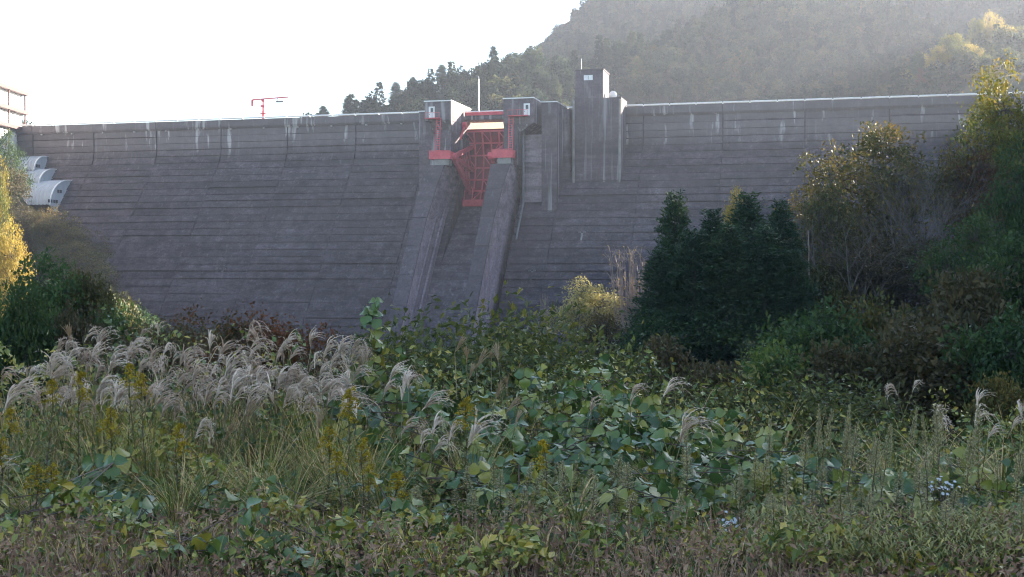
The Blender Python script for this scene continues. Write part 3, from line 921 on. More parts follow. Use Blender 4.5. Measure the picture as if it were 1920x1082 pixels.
# ------------------------------------------------------------------ trees
def broadleaf(seed, H=10.0, W=8.0, base=0.25, lobes=12, tips=26, nleaf=26, leaf=0.26, clus=0.42, tr=0.15, stems=1, flat=1.0, aspect=0.6, spread=0.9):
    r = np.random.default_rng(seed)
    wood, crown = G(), G()
    cz, hh, hw = H * (base + 1) / 2, H * (1 - base) / 2, W / 2
    n = lobes
    d = unit(r.normal(0, 1, (n, 3)))
    rr = r.uniform(0.30, 0.72, (n, 1)) ** 0.8
    cen = d * rr * np.array([hw, hw, hh]) + np.array([0, 0, cz])
    cen[0] = (r.normal(0, 0.08 * W), r.normal(0, 0.08 * W), H - hh * 0.35)
    rad = r.uniform(0.26, 0.44, n) * min(hw, hh * 1.2)
    roots = [np.zeros(3)] if stems == 1 else [np.array([r.normal(0, 0.10 * W), r.normal(0, 0.10 * W), 0]) for _ in range(stems)]
    tops = []
    for q in roots:
        top = np.array([q[0] * 1.8 + r.normal(0, 0.06 * W), q[1] * 1.8 + r.normal(0, 0.06 * W), H * r.uniform(0.6, 0.78)])
        u = np.linspace(0, 1, 6)[:, None]
        path = q + (top - q) * u + np.sin(u * math.pi) * r.normal(0, 0.05 * W, 3) * np.array([1, 1, 0])
        wood.tube(path, tr * (1 - 0.75 * u[:, 0]) * (1 if stems == 1 else 0.6), 7)
        tops.append(path)
    C, D, T = [], [], []
    for i in range(n):
        path = tops[i % len(tops)]
        zt = np.clip(cen[i, 2] - 0.55 * np.hypot(*cen[i, :2]), base * H * 0.5, path[-1, 2])
        k = np.argmin(abs(path[:, 2] - zt))
        p = path[k]
        mid = (p + cen[i]) / 2 + np.array([0, 0, -0.04 * H]) + r.normal(0, 0.02 * W, 3)
        wood.tube([p, mid, cen[i]], [tr * 0.42, tr * 0.28, tr * 0.12], 5)
        dd = unit(r.normal(0, 1, (tips, 3)) + np.array([0, 0, 0.25]))
        tp_ = cen[i] + dd * rad[i] * r.uniform(0.55, 1.15, (tips, 1)) * np.array([1.15, 1.15, flat])
        tp_[:, 2] = np.maximum(tp_[:, 2], base * H * 0.55)
        lt = r.uniform(0.2, 0.7)
        for q in tp_:
            m_ = (cen[i] + q) / 2 + r.normal(0, 0.02 * W, 3)
            wood.tube([cen[i], m_, q], [tr * 0.12, tr * 0.08, tr * 0.03], 3)
            c = q + r.normal(0, clus, (nleaf, 3)) * np.array([1, 1, 0.55]) * (W / 8)
            C.append(c)
            o = unit(c - cen[i])
            D.append(unit(r.normal(0, 1, (nleaf, 3)) * spread + o * 0.6 + np.array([0, 0, -0.25])))
            T.append(np.clip(lt + r.normal(0, 0.12) + r.normal(0, 0.14, nleaf), 0, 1))
    C, D, T = np.concatenate(C), np.concatenate(D), np.concatenate(T)
    N = unit(r.normal(0, 0.7, C.shape) + np.array([0, 0, 1.0]))
    L = leaf * r.uniform(0.6, 1.3, len(C))
    crown.leaves(C, D, N, L, L * aspect, T)
    return [('trunk', wood, 'bark'), ('crown', crown, None)]


def cedar(seed, H=10.0, W=3.4, nbr=8, needle=0.24, levels=40):
    r = np.random.default_rng(seed)
    wood, crown = G(), G()
    wood.tube([(0, 0, 0), (0.05, 0, H * 0.4), (0, 0.04, H * 0.96)], [0.17, 0.11, 0.02], 7)
    C, D, T = [], [], []
    for z in np.linspace(0.10 * H, 0.985 * H, levels):
        zr = z / H
        ln = W / 2 * r.uniform(0.62, 1.25) * (1 - zr) ** 0.72 * (0.75 + 0.25 * min(1, zr * 5))
        ln = max(ln, 0.16)
        for _ in range(nbr if zr < 0.93 else 3):
            a = r.uniform(0, 2 * np.pi)
            l = ln * r.uniform(0.4, 1.3)
            tip = np.array([math.cos(a) * l, math.sin(a) * l, z - 0.10 * l + 0.25 * l * l / W])
            wood.tube([(0, 0, z), tip * np.array([0.5, 0.5, 1]) - np.array([0, 0, 0.1 * l]), tip], [0.03, 0.02, 0.008], 3)
            npf = 2 if l > 0.6 else 1
            for k in range(npf):
                u = 1 - 0.38 * k
                c0 = np.array([tip[0] * u, tip[1] * u, tip[2] - 0.05 * k])
                m = 26
                off = r.normal(0, 1, (m, 3)) * np.array([0.17, 0.17, 0.11]) * (0.7 + 0.4 * W / 3.4)
                C.append(c0 + off)
                D.append(unit(np.array([math.cos(a), math.sin(a), 0.5]) * 0.9 + r.normal(0, 0.6, (m, 3))))
                T.append(np.clip(r.uniform(0.2, 0.75) + r.normal(0, 0.12, m), 0, 1))
    C, D, T = np.concatenate(C), np.concatenate(D), np.concatenate(T)
    N = unit(r.normal(0, 1, C.shape) + np.array([0, 0, 0.6]))
    L = needle * r.uniform(0.6, 1.2, len(C))
    crown.leaves(C, D, N, L, L * 0.42, T)
    return [('trunk', wood, 'bark'), ('crown', crown, 'cedar')]


def bare(seed, H=10.0, W=5.0, stems=5, leaf_n=260, up=0.85):
    r = np.random.default_rng(seed)
    wood, crown = G(), G()
    tips = []

    def grow(p, d, L, rad, lvl):
        k = 4
        pts = [p]
        dd = d
        for _ in range(k):
            dd = unit(dd + r.normal(0, 0.10, 3) + np.array([0, 0, 0.05]))
            pts.append(pts[-1] + dd * L / k)
        wood.tube(pts, np.linspace(rad, rad * 0.45, k + 1), 5 if lvl < 2 else 3)
        if lvl >= 3:
            tips.append(pts[-1])
            return
        for _ in range([5, 5, 4][lvl]):
            u = r.uniform(0.3, 1.0)
            i = min(k, int(u * k) + 1)
            side = unit(np.cross(dd, unit(r.normal(0, 1, 3))))
            nd = unit(dd * up + side * r.uniform(0.35, 0.75))
            grow(pts[i], nd, L * r.uniform(0.42, 0.62), rad * 0.45 * (1.25 - 0.5 * u), lvl + 1)

    for s in range(stems):
        a = 2 * np.pi * s / stems + r.uniform(-0.4, 0.4)
        base = np.array([math.cos(a), math.sin(a), 0]) * 0.05 * W
        grow(base, unit(np.array([math.cos(a) * 0.16 * W / 5, math.sin(a) * 0.16 * W / 5, 1.0])), H * r.uniform(0.5, 0.66), 0.085, 0)
    t = np.array(tips)
    sel = t[r.integers(0, len(t), leaf_n)] + r.normal(0, 0.15, (leaf_n, 3))
    L = 0.2 * r.uniform(0.6, 1.3, leaf_n)
    crown.leaves(sel, unit(r.normal(0, 1, (leaf_n, 3))), unit(r.normal(0, 1, (leaf_n, 3)) + np.array([0, 0, 1])), L, L * 0.6, r.uniform(0, 1, leaf_n))
    return [('trunk', wood, 'pale_bark'), ('crown', crown, 'olive')]


def shoots(seed, H=3.5, W=3.5, n=46):
    r = np.random.default_rng(seed)
    wood, crown = G(), G()
    C = []
    for _ in range(n):
        a, l = r.uniform(0, 2 * np.pi), r.uniform(0.0, 0.5) * W
        b = np.array([math.cos(a) * l * 0.55, math.sin(a) * l * 0.55, 0])
        h = H * r.uniform(0.55, 1.0)
        top = np.array([math.cos(a) * l * 1.05, math.sin(a) * l, h])
        u = np.linspace(0, 1, 5)[:, None]
        path = b + (top - b) * u + r.normal(0, 0.06, (5, 3)) * u
        wood.tube(path, np.linspace(0.05, 0.022, 5), 4)
        for _ in range(9):
            k = r.integers(2, 5)
            q = path[k] + np.array([r.normal(0, 0.45), r.normal(0, 0.45), r.uniform(0.2, 1.1)])
            wood.tube([path[k], q], [0.022, 0.012], 3)
            C.append(q)
    C = np.array(C)
    C = C[r.random(len(C)) < 0.5]
    L = 0.16 * r.uniform(0.6, 1.2, len(C))
    crown.leaves(C, unit(r.normal(0, 1, C.shape)), unit(r.normal(0, 1, C.shape)), L, L * 0.6, r.uniform(0, 1, len(C)))
    return [('trunk', wood, 'dead_wood'), ('crown', crown, 'gold')]


def snag(seed, H=8.0):
    r = np.random.default_rng(seed)
    wood = G()
    u = np.linspace(0, 1, 9)[:, None]
    path = np.array([0, 0, 0]) + np.array([-0.25, 0, H]) * u + r.normal(0, 0.04, (9, 3)) * np.array([1, 1, 0])
    wood.tube(path, np.linspace(0.13, 0.07, 9), 7, cap=True)
    limb = G()
    for z, a, l in ((0.25, 0.2, 1.6), (0.35, 2.7, 1.3), (0.6, 0.4, 0.8)):
        p = np.array([0, 0, z * H])
        limb.tube([p, p + np.array([math.cos(a) * l * 0.6, 0.2, l * 0.15]), p + np.array([math.cos(a) * l, 0.3, l * 0.5])], [0.05, 0.035, 0.015], 4)
    return [('trunk', wood, 'dead_wood'), ('branches', limb, 'pale_bark')]


PROTO = {}


def proto(key, parts, H, W):
    PROTO[key] = ([(nm, g.mesh(key + '_' + nm, M[mt] if mt else M['green_mid']), mt) for nm, g, mt in parts], H, W)


for i in range(4):
    proto('broad%d' % i, broadleaf(100 + i, 10, 8, 0.22, 20, 28, 17, 0.31, 0.36), 10, 8)
for i in range(3):
    proto('big%d' % i, broadleaf(150 + i, 10, 8, 0.20, 24, 30, 24, 0.19, 0.27, tr=0.11), 10, 8)
for i in range(3):
    proto('sparse%d' % i, broadleaf(200 + i, 10, 8, 0.30, 12, 20, 15, 0.27, 0.40, tr=0.13, stems=2, flat=0.7), 10, 8)
for i in range(4):
    proto('bush%d' % i, broadleaf(300 + i, 6, 8, 0.05, 20, 26, 15, 0.34, 0.40, tr=0.08, stems=4), 6, 8)
for i in range(3):
    proto('cedar%d' % i, cedar(400 + i), 10, 3.4)
for i in range(3):
    proto('bare%d' % i, bare(500 + i), 10, 5)
proto('shoots0', shoots(600, 12.0, 6.8, 75), 12.0, 6.8)
proto('snag0', snag(610), 8, 1.5)
for i in range(3):
    proto('leafy%d' % i, broadleaf(630 + i, 2.6, 2.6, 0.10, 15, 20, 13, 0.12, 0.75, tr=0.025, stems=5, flat=0.7, aspect=0.45), 2.6, 2.6)
for i in range(3):
    proto('hedge%d' % i, broadleaf(640 + i, 4.0, 4.0, 0.05, 18, 24, 20, 0.13, 0.62, tr=0.05, stems=5), 4.0, 4.0)
proto('airy0', broadleaf(620, 4, 5, 0.12, 15, 22, 20, 0.13, 0.26, tr=0.06, stems=5), 4, 5)


def plant(name, key, px, ytop, wpx, Y, label, mat=None, category='tree', group=None, rot=None, sink=0.3, crown_mat=None):
    """a tree whose top and width match the photograph, standing on the terrain"""
    parts, H, W = PROTO[key]
    top = P(px, ytop, Y)
    gz = ground_z(top[0], top[1]) - sink
    h = max(1.0, top[2] - gz)
    w = wpx * Y / FPX
    rs = np.random.default_rng(int(px * 7 + Y * 13 + ytop))
    o = empty(name, (top[0], top[1], gz), rs.uniform(0, 6.28) if rot is None else rot, label=label, category=category, group=group)
    o.scale = (w / W, w / W, h / H)
    for nm, me, mt in parts:
        c = obj(nm, me, o)
        if mat and nm == 'crown':
            c.material_slots[0].link = 'OBJECT'
            c.material_slots[0].material = M[mat]
    return o


T = [
    # right bank conifers
    ('cedar_tree', 'cedar0', 1264, 362, 115, 110, 'dark cedar with a sunlit top, leftmost of the conifers right of the spillway', None),
    ('cedar_tree', 'cedar1', 1336, 394, 130, 112, 'dark cedar second from left in the conifer group, beside the leftmost pointed one', None),
    ('cedar_tree', 'cedar2', 1402, 364, 145, 111, 'broad dark cedar in the middle of the conifer group', None),
    ('cedar_tree', 'cedar0', 1466, 378, 115, 109, 'dark rounded cedar at the right end of the conifer group', None),
    ('cedar_tree', 'cedar2', 1238, 468, 130, 106, 'short dark cedar at the left foot of the conifer group', None),
    ('cedar_tree', 'cedar0', 1300, 432, 150, 105, 'low dark cedar filling the gap right of the leftmost conifer', None),
    ('cedar_tree', 'cedar1', 1368, 420, 160, 104, 'low dark cedar in front of the middle of the conifer group', None),
    ('cedar_tree', 'cedar2', 1436, 425, 150, 104, 'low dark cedar between the broad middle cedar and the right end one', None),
    ('cedar_tree', 'cedar0', 1490, 470, 110, 103, 'short dark cedar beside the bare pole trunk', None),
    ('broadleaf_tree', 'sparse0', 1382, 346, 70, 116, 'sunlit yellow treetop poking up behind the middle cedars', 'gold'),
    ('autumn_tree', 'sparse1', 1545, 335, 160, 117, 'thin orange-leaved tree right of the cedars above the bare pole trunk', 'olive'),
    ('dead_tree', 'snag0', 1519, 432, 20, 108, 'bare pale pole-like dead trunk right of the cedars', None),
    ('autumn_tree', 'big0', 1640, 232, 300, 128, 'large olive-gold autumn tree with lit crown edge in front of the right dam face', 'olive'),
    ('bare_tree', 'bare0', 1690, 285, 170, 118, 'bare grey many-stemmed tree in front of the large olive-gold tree', None),
    ('bare_tree', 'bare1', 1600, 395, 150, 110, 'low bare tree between the pole trunk and the tall bare tree', None),
    ('bare_tree', 'bare2', 1750, 330, 140, 117, 'bare branching tree right of the tallest bare tree', None),
    ('autumn_tree', 'sparse2', 1795, 250, 150, 127, 'sparse dark olive tree against the dam beside the sunlit corner tree', 'olive'),
    ('autumn_tree', 'big1', 1890, 134, 230, 130, 'tall sunlit yellow-green tree at the right end of the dam crest', 'yellow_green'),
    ('autumn_tree', 'sparse0', 1835, 270, 140, 124, 'reddish brown thin-leaved tree below the sunlit corner tree', 'rust'),
    ('broadleaf_tree', 'big2', 1915, 262, 190, 74, 'dark green tree cut by the right edge below the sunlit tree', 'green_dark'),
    ('broadleaf_tree', 'big0', 1835, 405, 240, 66, 'dark green spreading tree in the middle of the right bank', 'green_dark'),
    ('broadleaf_tree', 'broad1', 1925, 440, 220, 57, 'dark shaded tree at the right edge, half way down', 'green_dark'),
    ('shrub', 'big1', 1595, 455, 240, 114, 'brown shaded thicket behind the low bare tree', 'brown'),
    ('shrub', 'big2', 1705, 440, 260, 115, 'brown shaded thicket behind the tallest bare tree', 'brown'),
    ('shrub', 'bush2', 1540, 500, 150, 110, 'olive shaded thicket behind the pole trunk', 'olive'),
    ('shrub', 'bush0', 1780, 515, 300, 55, 'dark brown-green wide shrub beneath the bare trees', 'brown'),
    ('shrub', 'bush1', 1650, 568, 190, 58, 'green shrub with a yellowish side at the foot of the bare trees', 'olive'),
    ('shrub', 'bush2', 1530, 580, 260, 54, 'dark green rounded shrub right below the conifer group', 'green_dark'),
    ('shrub', 'bush3', 1440, 655, 230, 47, 'lower dark green shrub beneath the conifer group', 'green_mid'),
    ('shrub', 'bush0', 1265, 640, 210, 52, 'brownish leafless-looking shrub at the foot of the leftmost cedar', 'brown'),
    ('shrub', 'bush1', 1225, 585, 150, 104, 'dark green undergrowth hugging the left cedar trunk', 'green_dark'),
    ('shrub', 'bush2', 1345, 585, 240, 105, 'dark green undergrowth filling the gap below the middle cedars', 'green_dark'),
    ('shrub', 'bush3', 1460, 590, 150, 104, 'dark green undergrowth below the rightmost cedar', 'green_dark'),
    ('shrub', 'bush3', 1590, 650, 190, 43, 'olive-brown shrub low on the right bank behind the kudzu', 'brown'),
    ('shrub', 'bush1', 1745, 610, 320, 43, 'wide dark brown shrub low on the right bank', 'brown'),
    ('shrub', 'bush2', 1905, 590, 270, 41, 'dark green shrub low at the right edge', 'green_dark'),
    ('shrub', 'bush0', 1350, 690, 190, 40, 'dark shrub behind the kudzu mound right of centre', 'brown'),
    ('shrub', 'bush3', 1880, 715, 150, 24, 'olive-green bush behind the plumes at the right edge', 'olive'),
    ('shrub', 'bush0', 1150, 592, 150, 120, 'dull grey-green bush below the bare upright shoots', 'brown'),
    ('lit_bush', 'airy0', 1085, 524, 180, 150, 'bright yellow sunlit bush in front of the dam right of the spillway', 'pale_gold'),
    ('bare_shrub', 'shoots0', 1186, 474, 125, 148, 'clump of bare upright sunlit shoots beside the dark cedars', None),
    ('bare_shrub', 'shoots0', 1022, 556, 26, 148, 'small pinkish bare shoots left of the sunlit yellow bush', None),
    # left bank
    ('autumn_tree', 'big2', 18, 414, 96, 140, 'bright yellow sunlit tree at the left edge', 'gold'),
    ('autumn_tree', 'big1', -8, 306, 80, 150, 'yellow-green sunlit tree cut by the left edge above the bright yellow tree', 'yellow_green'),
    ('autumn_tree', 'big0', 8, 246, 100, 236, 'dark green tree just below the building', 'green_dark'),
    ('autumn_tree', 'sparse1', 18, 296, 95, 232, 'thin brown tree partly hiding the corrugated gallery', 'brown'),
    ('broadleaf_tree', 'big2', 45, 385, 130, 222, 'shaded brown-green tree below the corrugated gallery', 'brown'),
    ('broadleaf_tree', 'big1', 112, 396, 120, 218, 'dark olive tree touching the dam face under the gallery', 'olive'),
    ('broadleaf_tree', 'big1', 158, 440, 110, 215, 'shaded brown tree second down along the dam foot at left', 'brown'),
    ('broadleaf_tree', 'broad1', 185, 500, 80, 212, 'small dark tree lower down along the dam foot at left', 'brown'),
    ('broadleaf_tree', 'big0', 140, 455, 150, 200, 'shaded brown-green tree between the lit yellow tree and the dam foot', 'olive'),
    ('broadleaf_tree', 'big2', 190, 535, 130, 195, 'shaded dark tree at the lowest visible edge of the left dam foot', 'brown'),
    ('broadleaf_tree', 'bush2', 245, 582, 120, 150, 'low dark bush nearest the dam behind the plumes at left', 'green_dark'),
    ('broadleaf_tree', 'bush1', 222, 560, 110, 90, 'low olive bush where the left bank meets the plumes', 'olive'),
    ('broadleaf_tree', 'broad2', 72, 478, 190, 50, 'large fresh green shaded tree on the left bank', 'green_mid'),
    ('broadleaf_tree', 'broad0', 155, 505, 130, 52, 'olive-brown shaded tree right of the large green tree on the left bank', 'olive'),
    ('broadleaf_tree', 'broad1', 108, 530, 170, 62, 'dark green shaded tree low on the left bank right of the large green tree', 'green_dark'),
    ('broadleaf_tree', 'bush3', 190, 566, 170, 72, 'dark green shaded bush stepping down towards the dam foot at left', 'green_dark'),
    ('shrub', 'bush0', 25, 545, 180, 43, 'dark green shrub low at the left edge', 'green_dark'),
    ('shrub', 'bush2', 130, 585, 190, 45, 'dark brown-green shrub low on the left bank', 'brown'),
    ('shrub', 'bush3', 215, 592, 130, 47, 'dark green shrub behind the leftmost tall plumes', 'green_dark'),
    # rusty hedge behind the plumes
    ('rust_shrub', 'hedge0', 285, 606, 250, 34, 'rusty brown shrub behind the plumes, leftmost of the reddish row', 'brown'),
    ('rust_shrub', 'hedge1', 375, 602, 240, 35, 'rusty shrub second from left in the reddish row behind the plumes', 'rust'),
    ('rust_shrub', 'hedge2', 460, 600, 240, 33, 'rusty shrub third from left in the reddish row behind the plumes', 'rust'),
    ('rust_shrub', 'hedge0', 540, 608, 220, 34, 'rusty shrub fourth from left in the reddish row behind the plumes', 'rust'),
    ('rust_shrub', 'hedge1', 605, 636, 170, 32, 'low red shrub at the right end of the reddish row', 'rust'),
    # leafy shrubs in the centre
    ('leafy_shrub', 'leafy0', 755, 592, 300, 16, 'leafy shrub in front of the left training wall', 'shrub_leaf'),
    ('leafy_shrub', 'leafy1', 905, 568, 400, 17.5, 'tallest leafy shrub in front of the spillway chute', 'shrub_leaf'),
    ('leafy_shrub', 'leafy2', 1030, 580, 340, 19, 'leafy shrub in front of the sunlit yellow bush', 'shrub_leaf'),
    ('leafy_shrub', 'leafy0', 1120, 620, 320, 17, 'lower leafy shrub left of the brown shrub', 'shrub_leaf'),
    ('leafy_shrub', 'leafy2', 840, 628, 380, 15, 'low leafy shrub between the plumes and the chute', 'shrub_leaf'),
    ('leafy_shrub', 'leafy1', 1000, 640, 360, 15, 'low leafy shrub behind the kudzu at the middle of the picture', 'shrub_leaf'),
    ('leafy_shrub', 'leafy1', 1440, 695, 340, 16, 'dull leafy shrub behind the kudzu mound on the right', 'shrub_leaf'),
    ('leafy_shrub', 'leafy2', 1560, 715, 330, 15, 'dull leafy shrub right of the kudzu mound', 'shrub_leaf'),
]
for nm, key, px, yt, w, Y, lab, mt in T:
    cat = 'tree' if nm.endswith('tree') else 'shrub'
    plant(nm, key, px, yt, w, Y, lab, mt, cat)

# ------------------------------------------------------------------ far forest
def crown_proto(seed, kind):
    r = np.random.default_rng(seed)
    g = G()
    if kind == 'round':
        n = 9
        cen = unit(r.normal(0, 1, (n, 3))) * r.uniform(0.3, 0.75, (n, 1)) * np.array([3.2, 3.2, 2.6]) + np.array([0, 0, 4.6])
        C, T_ = [], []
        for c in cen:
            m = 75
            d = unit(r.normal(0, 1, (m, 3)) + np.array([0, 0, 0.3]))
            C.append(c + d * r.uniform(0.75, 1.1, (m, 1)) * 1.5)
            T_.append(np.clip(r.uniform(0.25, 0.6) + r.normal(0, 0.1, m), 0, 1))
        C, T_ = np.concatenate(C), np.concatenate(T_)
        L = r.uniform(0.5, 1.0, len(C))
        g.leaves(C, unit(r.normal(0, 1, C.shape) + np.array([0, 0, -0.3])), unit(unit(C - np.array([0, 0, 3.5])) + r.normal(0, 0.22, C.shape)), L, L * 0.8, T_)
        g.tube([(0, 0, -2), (0.2, 0, 4)], [0.25, 0.1], 5, 0.0)
    else:
        C, D, T_ = [], [], []
        for z in np.linspace(0.8, 9.6, 18):
            ln = 2.1 * (1 - z / 10.2) ** 0.8 + 0.15
            for a in r.uniform(0, 6.28, 7):
                l = ln * r.uniform(0.6, 1.15)
                for u in (1.0, 0.6):
                    m = 4
                    C.append(np.array([math.cos(a) * l * u, math.sin(a) * l * u, z - 0.3 * l * u]) + r.normal(0, 0.16, (m, 3)))
                    D.append(unit(np.array([math.cos(a), math.sin(a), -0.35]) + r.normal(0, 0.4, (m, 3))))
                    T_.append(np.clip(r.uniform(0.05, 0.4) + r.normal(0, 0.08, m), 0, 1))
        C, D, T_ = np.concatenate(C), np.concatenate(D), np.concatenate(T_)
        L = r.uniform(0.5, 0.9, len(C))
        g.leaves(C, D, unit(r.normal(0, 0.5, C.shape) + np.array([0, 0, 1])), L, L * 0.5, T_)
        g.tube([(0, 0, -2), (0, 0, 9.7)], [0.2, 0.03], 5, 0.0)
    return g.mesh('forest_crown', M['hill_leaf'])


fcol = bpy.data.collections.new('forest_kinds')
for i in range(6):
    o = bpy.data.objects.new('forest_kind_%d' % i, crown_proto(700 + i, 'round' if i < 4 else 'conifer'))
    fcol.objects.link(o)

ng = bpy.data.node_groups.new('scatter_forest', 'GeometryNodeTree')
ng.interface.new_socket('Geometry', in_out='INPUT', socket_type='NodeSocketGeometry')
ng.interface.new_socket('Geometry', in_out='OUTPUT', socket_type='NodeSocketGeometry')
gi, go = ng.nodes.new('NodeGroupInput'), ng.nodes.new('NodeGroupOutput')
ci = ng.nodes.new('GeometryNodeCollectionInfo')
ci.inputs['Collection'].default_value = fcol
ci.inputs['Separate Children'].default_value = True
ci.inputs['Reset Children'].default_value = True
ip = ng.nodes.new('GeometryNodeInstanceOnPoints')
ip.inputs['Pick Instance'].default_value = True


def named(nm, typ):
    n = ng.nodes.new('GeometryNodeInputNamedAttribute')
    n.data_type = typ
    n.inputs['Name'].default_value = nm
    return n.outputs[0]


e2r = ng.nodes.new('FunctionNodeEulerToRotation')
ng.links.new(named('rot', 'FLOAT_VECTOR'), e2r.inputs[0])
ng.links.new(gi.outputs[0], ip.inputs['Points'])
ng.links.new(ci.outputs[0], ip.inputs['Instance'])
ng.links.new(named('kind', 'INT'), ip.inputs['Instance Index'])
ng.links.new(e2r.outputs[0], ip.inputs['Rotation'])
ng.links.new(named('scl', 'FLOAT_VECTOR'), ip.inputs['Scale'])
ng.links.new(ip.outputs[0], go.inputs[0])


def forest(name, x0, x1, y0, y1, sp, seed, keep, label, conifer=0.18, size=1.0):
    r = np.random.default_rng(seed)
    xs, ys = np.meshgrid(np.arange(x0, x1, sp), np.arange(y0, y1, sp), indexing='ij')
    x = xs.ravel() + r.uniform(-0.5, 0.5, xs.size) * sp
    y = ys.ravel() + r.uniform(-0.5, 0.5, xs.size) * sp
    z = terrain(x, y)
    k = keep(x, y, z)
    x, y, z = x[k], y[k], z[k]
    n = len(x)
    me = bpy.data.meshes.new(name)
    me.vertices.add(n)
    me.vertices.foreach_set('co', np.stack([x, y, z], -1).astype(np.float32).ravel())
    kind = np.where(r.random(n) < conifer, r.integers(4, 6, n), r.integers(0, 4, n))
    me.attributes.new('kind', 'INT', 'POINT').data.foreach_set('value', kind.astype(np.int32))
    rot = np.zeros((n, 3), np.float32)
    rot[:, 2] = r.uniform(0, 6.28, n)
    me.attributes.new('rot', 'FLOAT_VECTOR', 'POINT').data.foreach_set('vector', rot.ravel())
    s = r.uniform(0.7, 1.25, n) * size
    scl = np.stack([s, s, s * r.uniform(0.85, 1.25, n)], -1).astype(np.float32)
    me.attributes.new('scl', 'FLOAT_VECTOR', 'POINT').data.foreach_set('vector', scl.ravel())
    o = obj(name, me, None, label=label, category='forest', kind='stuff')
    md = o.modifiers.new('scatter', 'NODES')
    md.node_group = ng
    print(name, n)
    return o


forest('mountain_forest', -160, 380, 330, 830, 5.2, 21, lambda x, y, z: (dam_st(x, y)[1] < -25) & (z > 29) & (x < 0.47 * y + 25) & (x > -0.5 * y) & ~((x < -12) & (np.abs(y - 430) < 16)), 'hazy mixed forest covering the mountain behind the dam')
forest('ridge_forest', 60, 260, -60, 360, 7.5, 22, lambda x, y, z: (x > 0.445 * y + 8) & ((x > 60) | (y > 40)), 'wooded ridge on the right bank')
forest('left_bank_forest', -230, -40, 20, 330, 7.5, 23, lambda x, y, z: (x < -0.44 * y - 8) & ((x + 114) ** 2 + (y - 262) ** 2 > 40 ** 2), 'woods on the left bank')

forest('bank_scrub', -110, 110, 80, 245, 3.2, 24, lambda x, y, z: (dam_st(x, y)[1] > 26) & ((x < -0.20 * y) | (x > 0.19 * y)) & (np.abs(x) < 0.46 * y), 'low scrub covering the valley banks below the trees', 0.0, 0.36)

# sunlit trees on the shoulder above the right end of the dam
for i, (px, yt, w, Y, key, mt, lab) in enumerate((
        (1788, 62, 62, 345, 'broad0', 'yellow_green', 'sunlit yellow-green tree at the top of the shoulder above the right dam end'),
        (1758, 88, 50, 343, 'broad1', 'gold', 'sunlit pale gold tree left of the top of the shoulder'),
        (1722, 96, 40, 344, 'cedar0', None, 'narrow conifer on the left slope of the sunlit shoulder'),
        (1706, 126, 36, 346, 'broad2', 'yellow_green', 'small lit tree lowest on the left slope of the shoulder'),
        (1735, 128, 40, 340, 'broad3', 'rust', 'reddish lit tree low on the left slope of the shoulder'),
        (1818, 84, 54, 341, 'broad2', 'gold', 'sunlit gold tree just right of the top of the shoulder'),
        (1846, 104, 52, 338, 'broad3', 'yellow_green', 'sunlit tree on the right slope of the shoulder'),
        (1872, 116, 56, 335, 'broad1', 'gold', 'bright gold tree on the right slope above the corner tree'),
        (1800, 108, 44, 338, 'broad1', 'rust', 'reddish lit tree in the middle of the shoulder'),
        (1830, 138, 56, 333, 'broad0', 'yellow_green', 'lit bush-like tree low above the dam crest'),
        (1772, 116, 44, 338, 'sparse1', 'olive', 'thin olive tree in the middle of the shoulder'),
        (1858, 24, 46, 392, 'broad2', 'gold', 'lit tree highest on the right mountainside'),
        (1828, 34, 42, 388, 'broad0', 'yellow_green', 'lit tree left of the highest one on the right mountainside'),
        (1886, 48, 48, 386, 'broad3', 'gold', 'lit tree below the highest one on the right mountainside'),
        (1915, 50, 44, 388, 'broad1', 'yellow_green', 'lit tree at the right edge on the mountainside'))):
    plant('shoulder_tree', key, px, yt, w, Y, lab, mt, 'tree', 'sunlit trees on the shoulder', sink=0.5)

# individual conifers on the skyline of the spur
for i, (px, yt, w) in enumerate(((606, 198, 34), (652, 180, 36), (668, 186, 30), (742, 154, 36), (774, 144, 34), (800, 148, 28), (828, 121, 40), (846, 130, 34))):
    words = ['lowest, at the far left of the skyline', 'left of a close pair on the lower skyline', 'right of a close pair on the lower skyline', 'pointed, left of the middle three on the skyline',
             'pointed, middle of three on the skyline', 'shorter, right of the middle three on the skyline', 'tall dark, near the top of the skyline row', 'last of the skyline row, above the left gate house']
    Y = 430
    p = P(px, yt, Y)
    plant('skyline_conifer', 'cedar%d' % (i % 3), px, yt, w, Y, 'hazy conifer ' + words[i], None, 'tree', 'conifers on the skyline', sink=1.0)

# ------------------------------------------------------------------ foreground plants
YB = [(-900, 700), (0, 690), (120, 655), (200, 640), (300, 640), (600, 665), (700, 675), (860, 700), (1000, 700), (1150, 688), (1300, 725), (1500, 772), (1700, 795), (1920, 780), (2800, 780)]


def canopy(x, y):
    """height of the plant cover so that it fills the picture as in the photograph's field"""
    x, y = np.asarray(x, float), np.asarray(y, float)
    px = 960 + FPX * x / y
    yb = np.interp(px, [a for a, _ in YB], [b for _, b in YB])
    u = np.clip((y - 6.1) / (13.0 - 6.1), 0, 1.15)
    yt = 1072 + (yb - 1072) * u + 14 * np.sin(px * 0.021 + 2.0 * np.sin(y * 1.7)) + 9 * np.sin(px * 0.053 + y * 2.3)
    return EYE - (yt - HOR) * y / FPX


def near_ground(x, y):
    return terrain(x, y)


def field(n, seed, y0=6.1, y1=13.2, px0=-850, px1=2770, power=1.0):
    r = np.random.default_rng(seed)
    y = y0 + (y1 - y0) * r.random(n) ** power
    px = r.uniform(px0, px1, n)
    x = (px - 960) / FPX * y
    return r, x, y, px


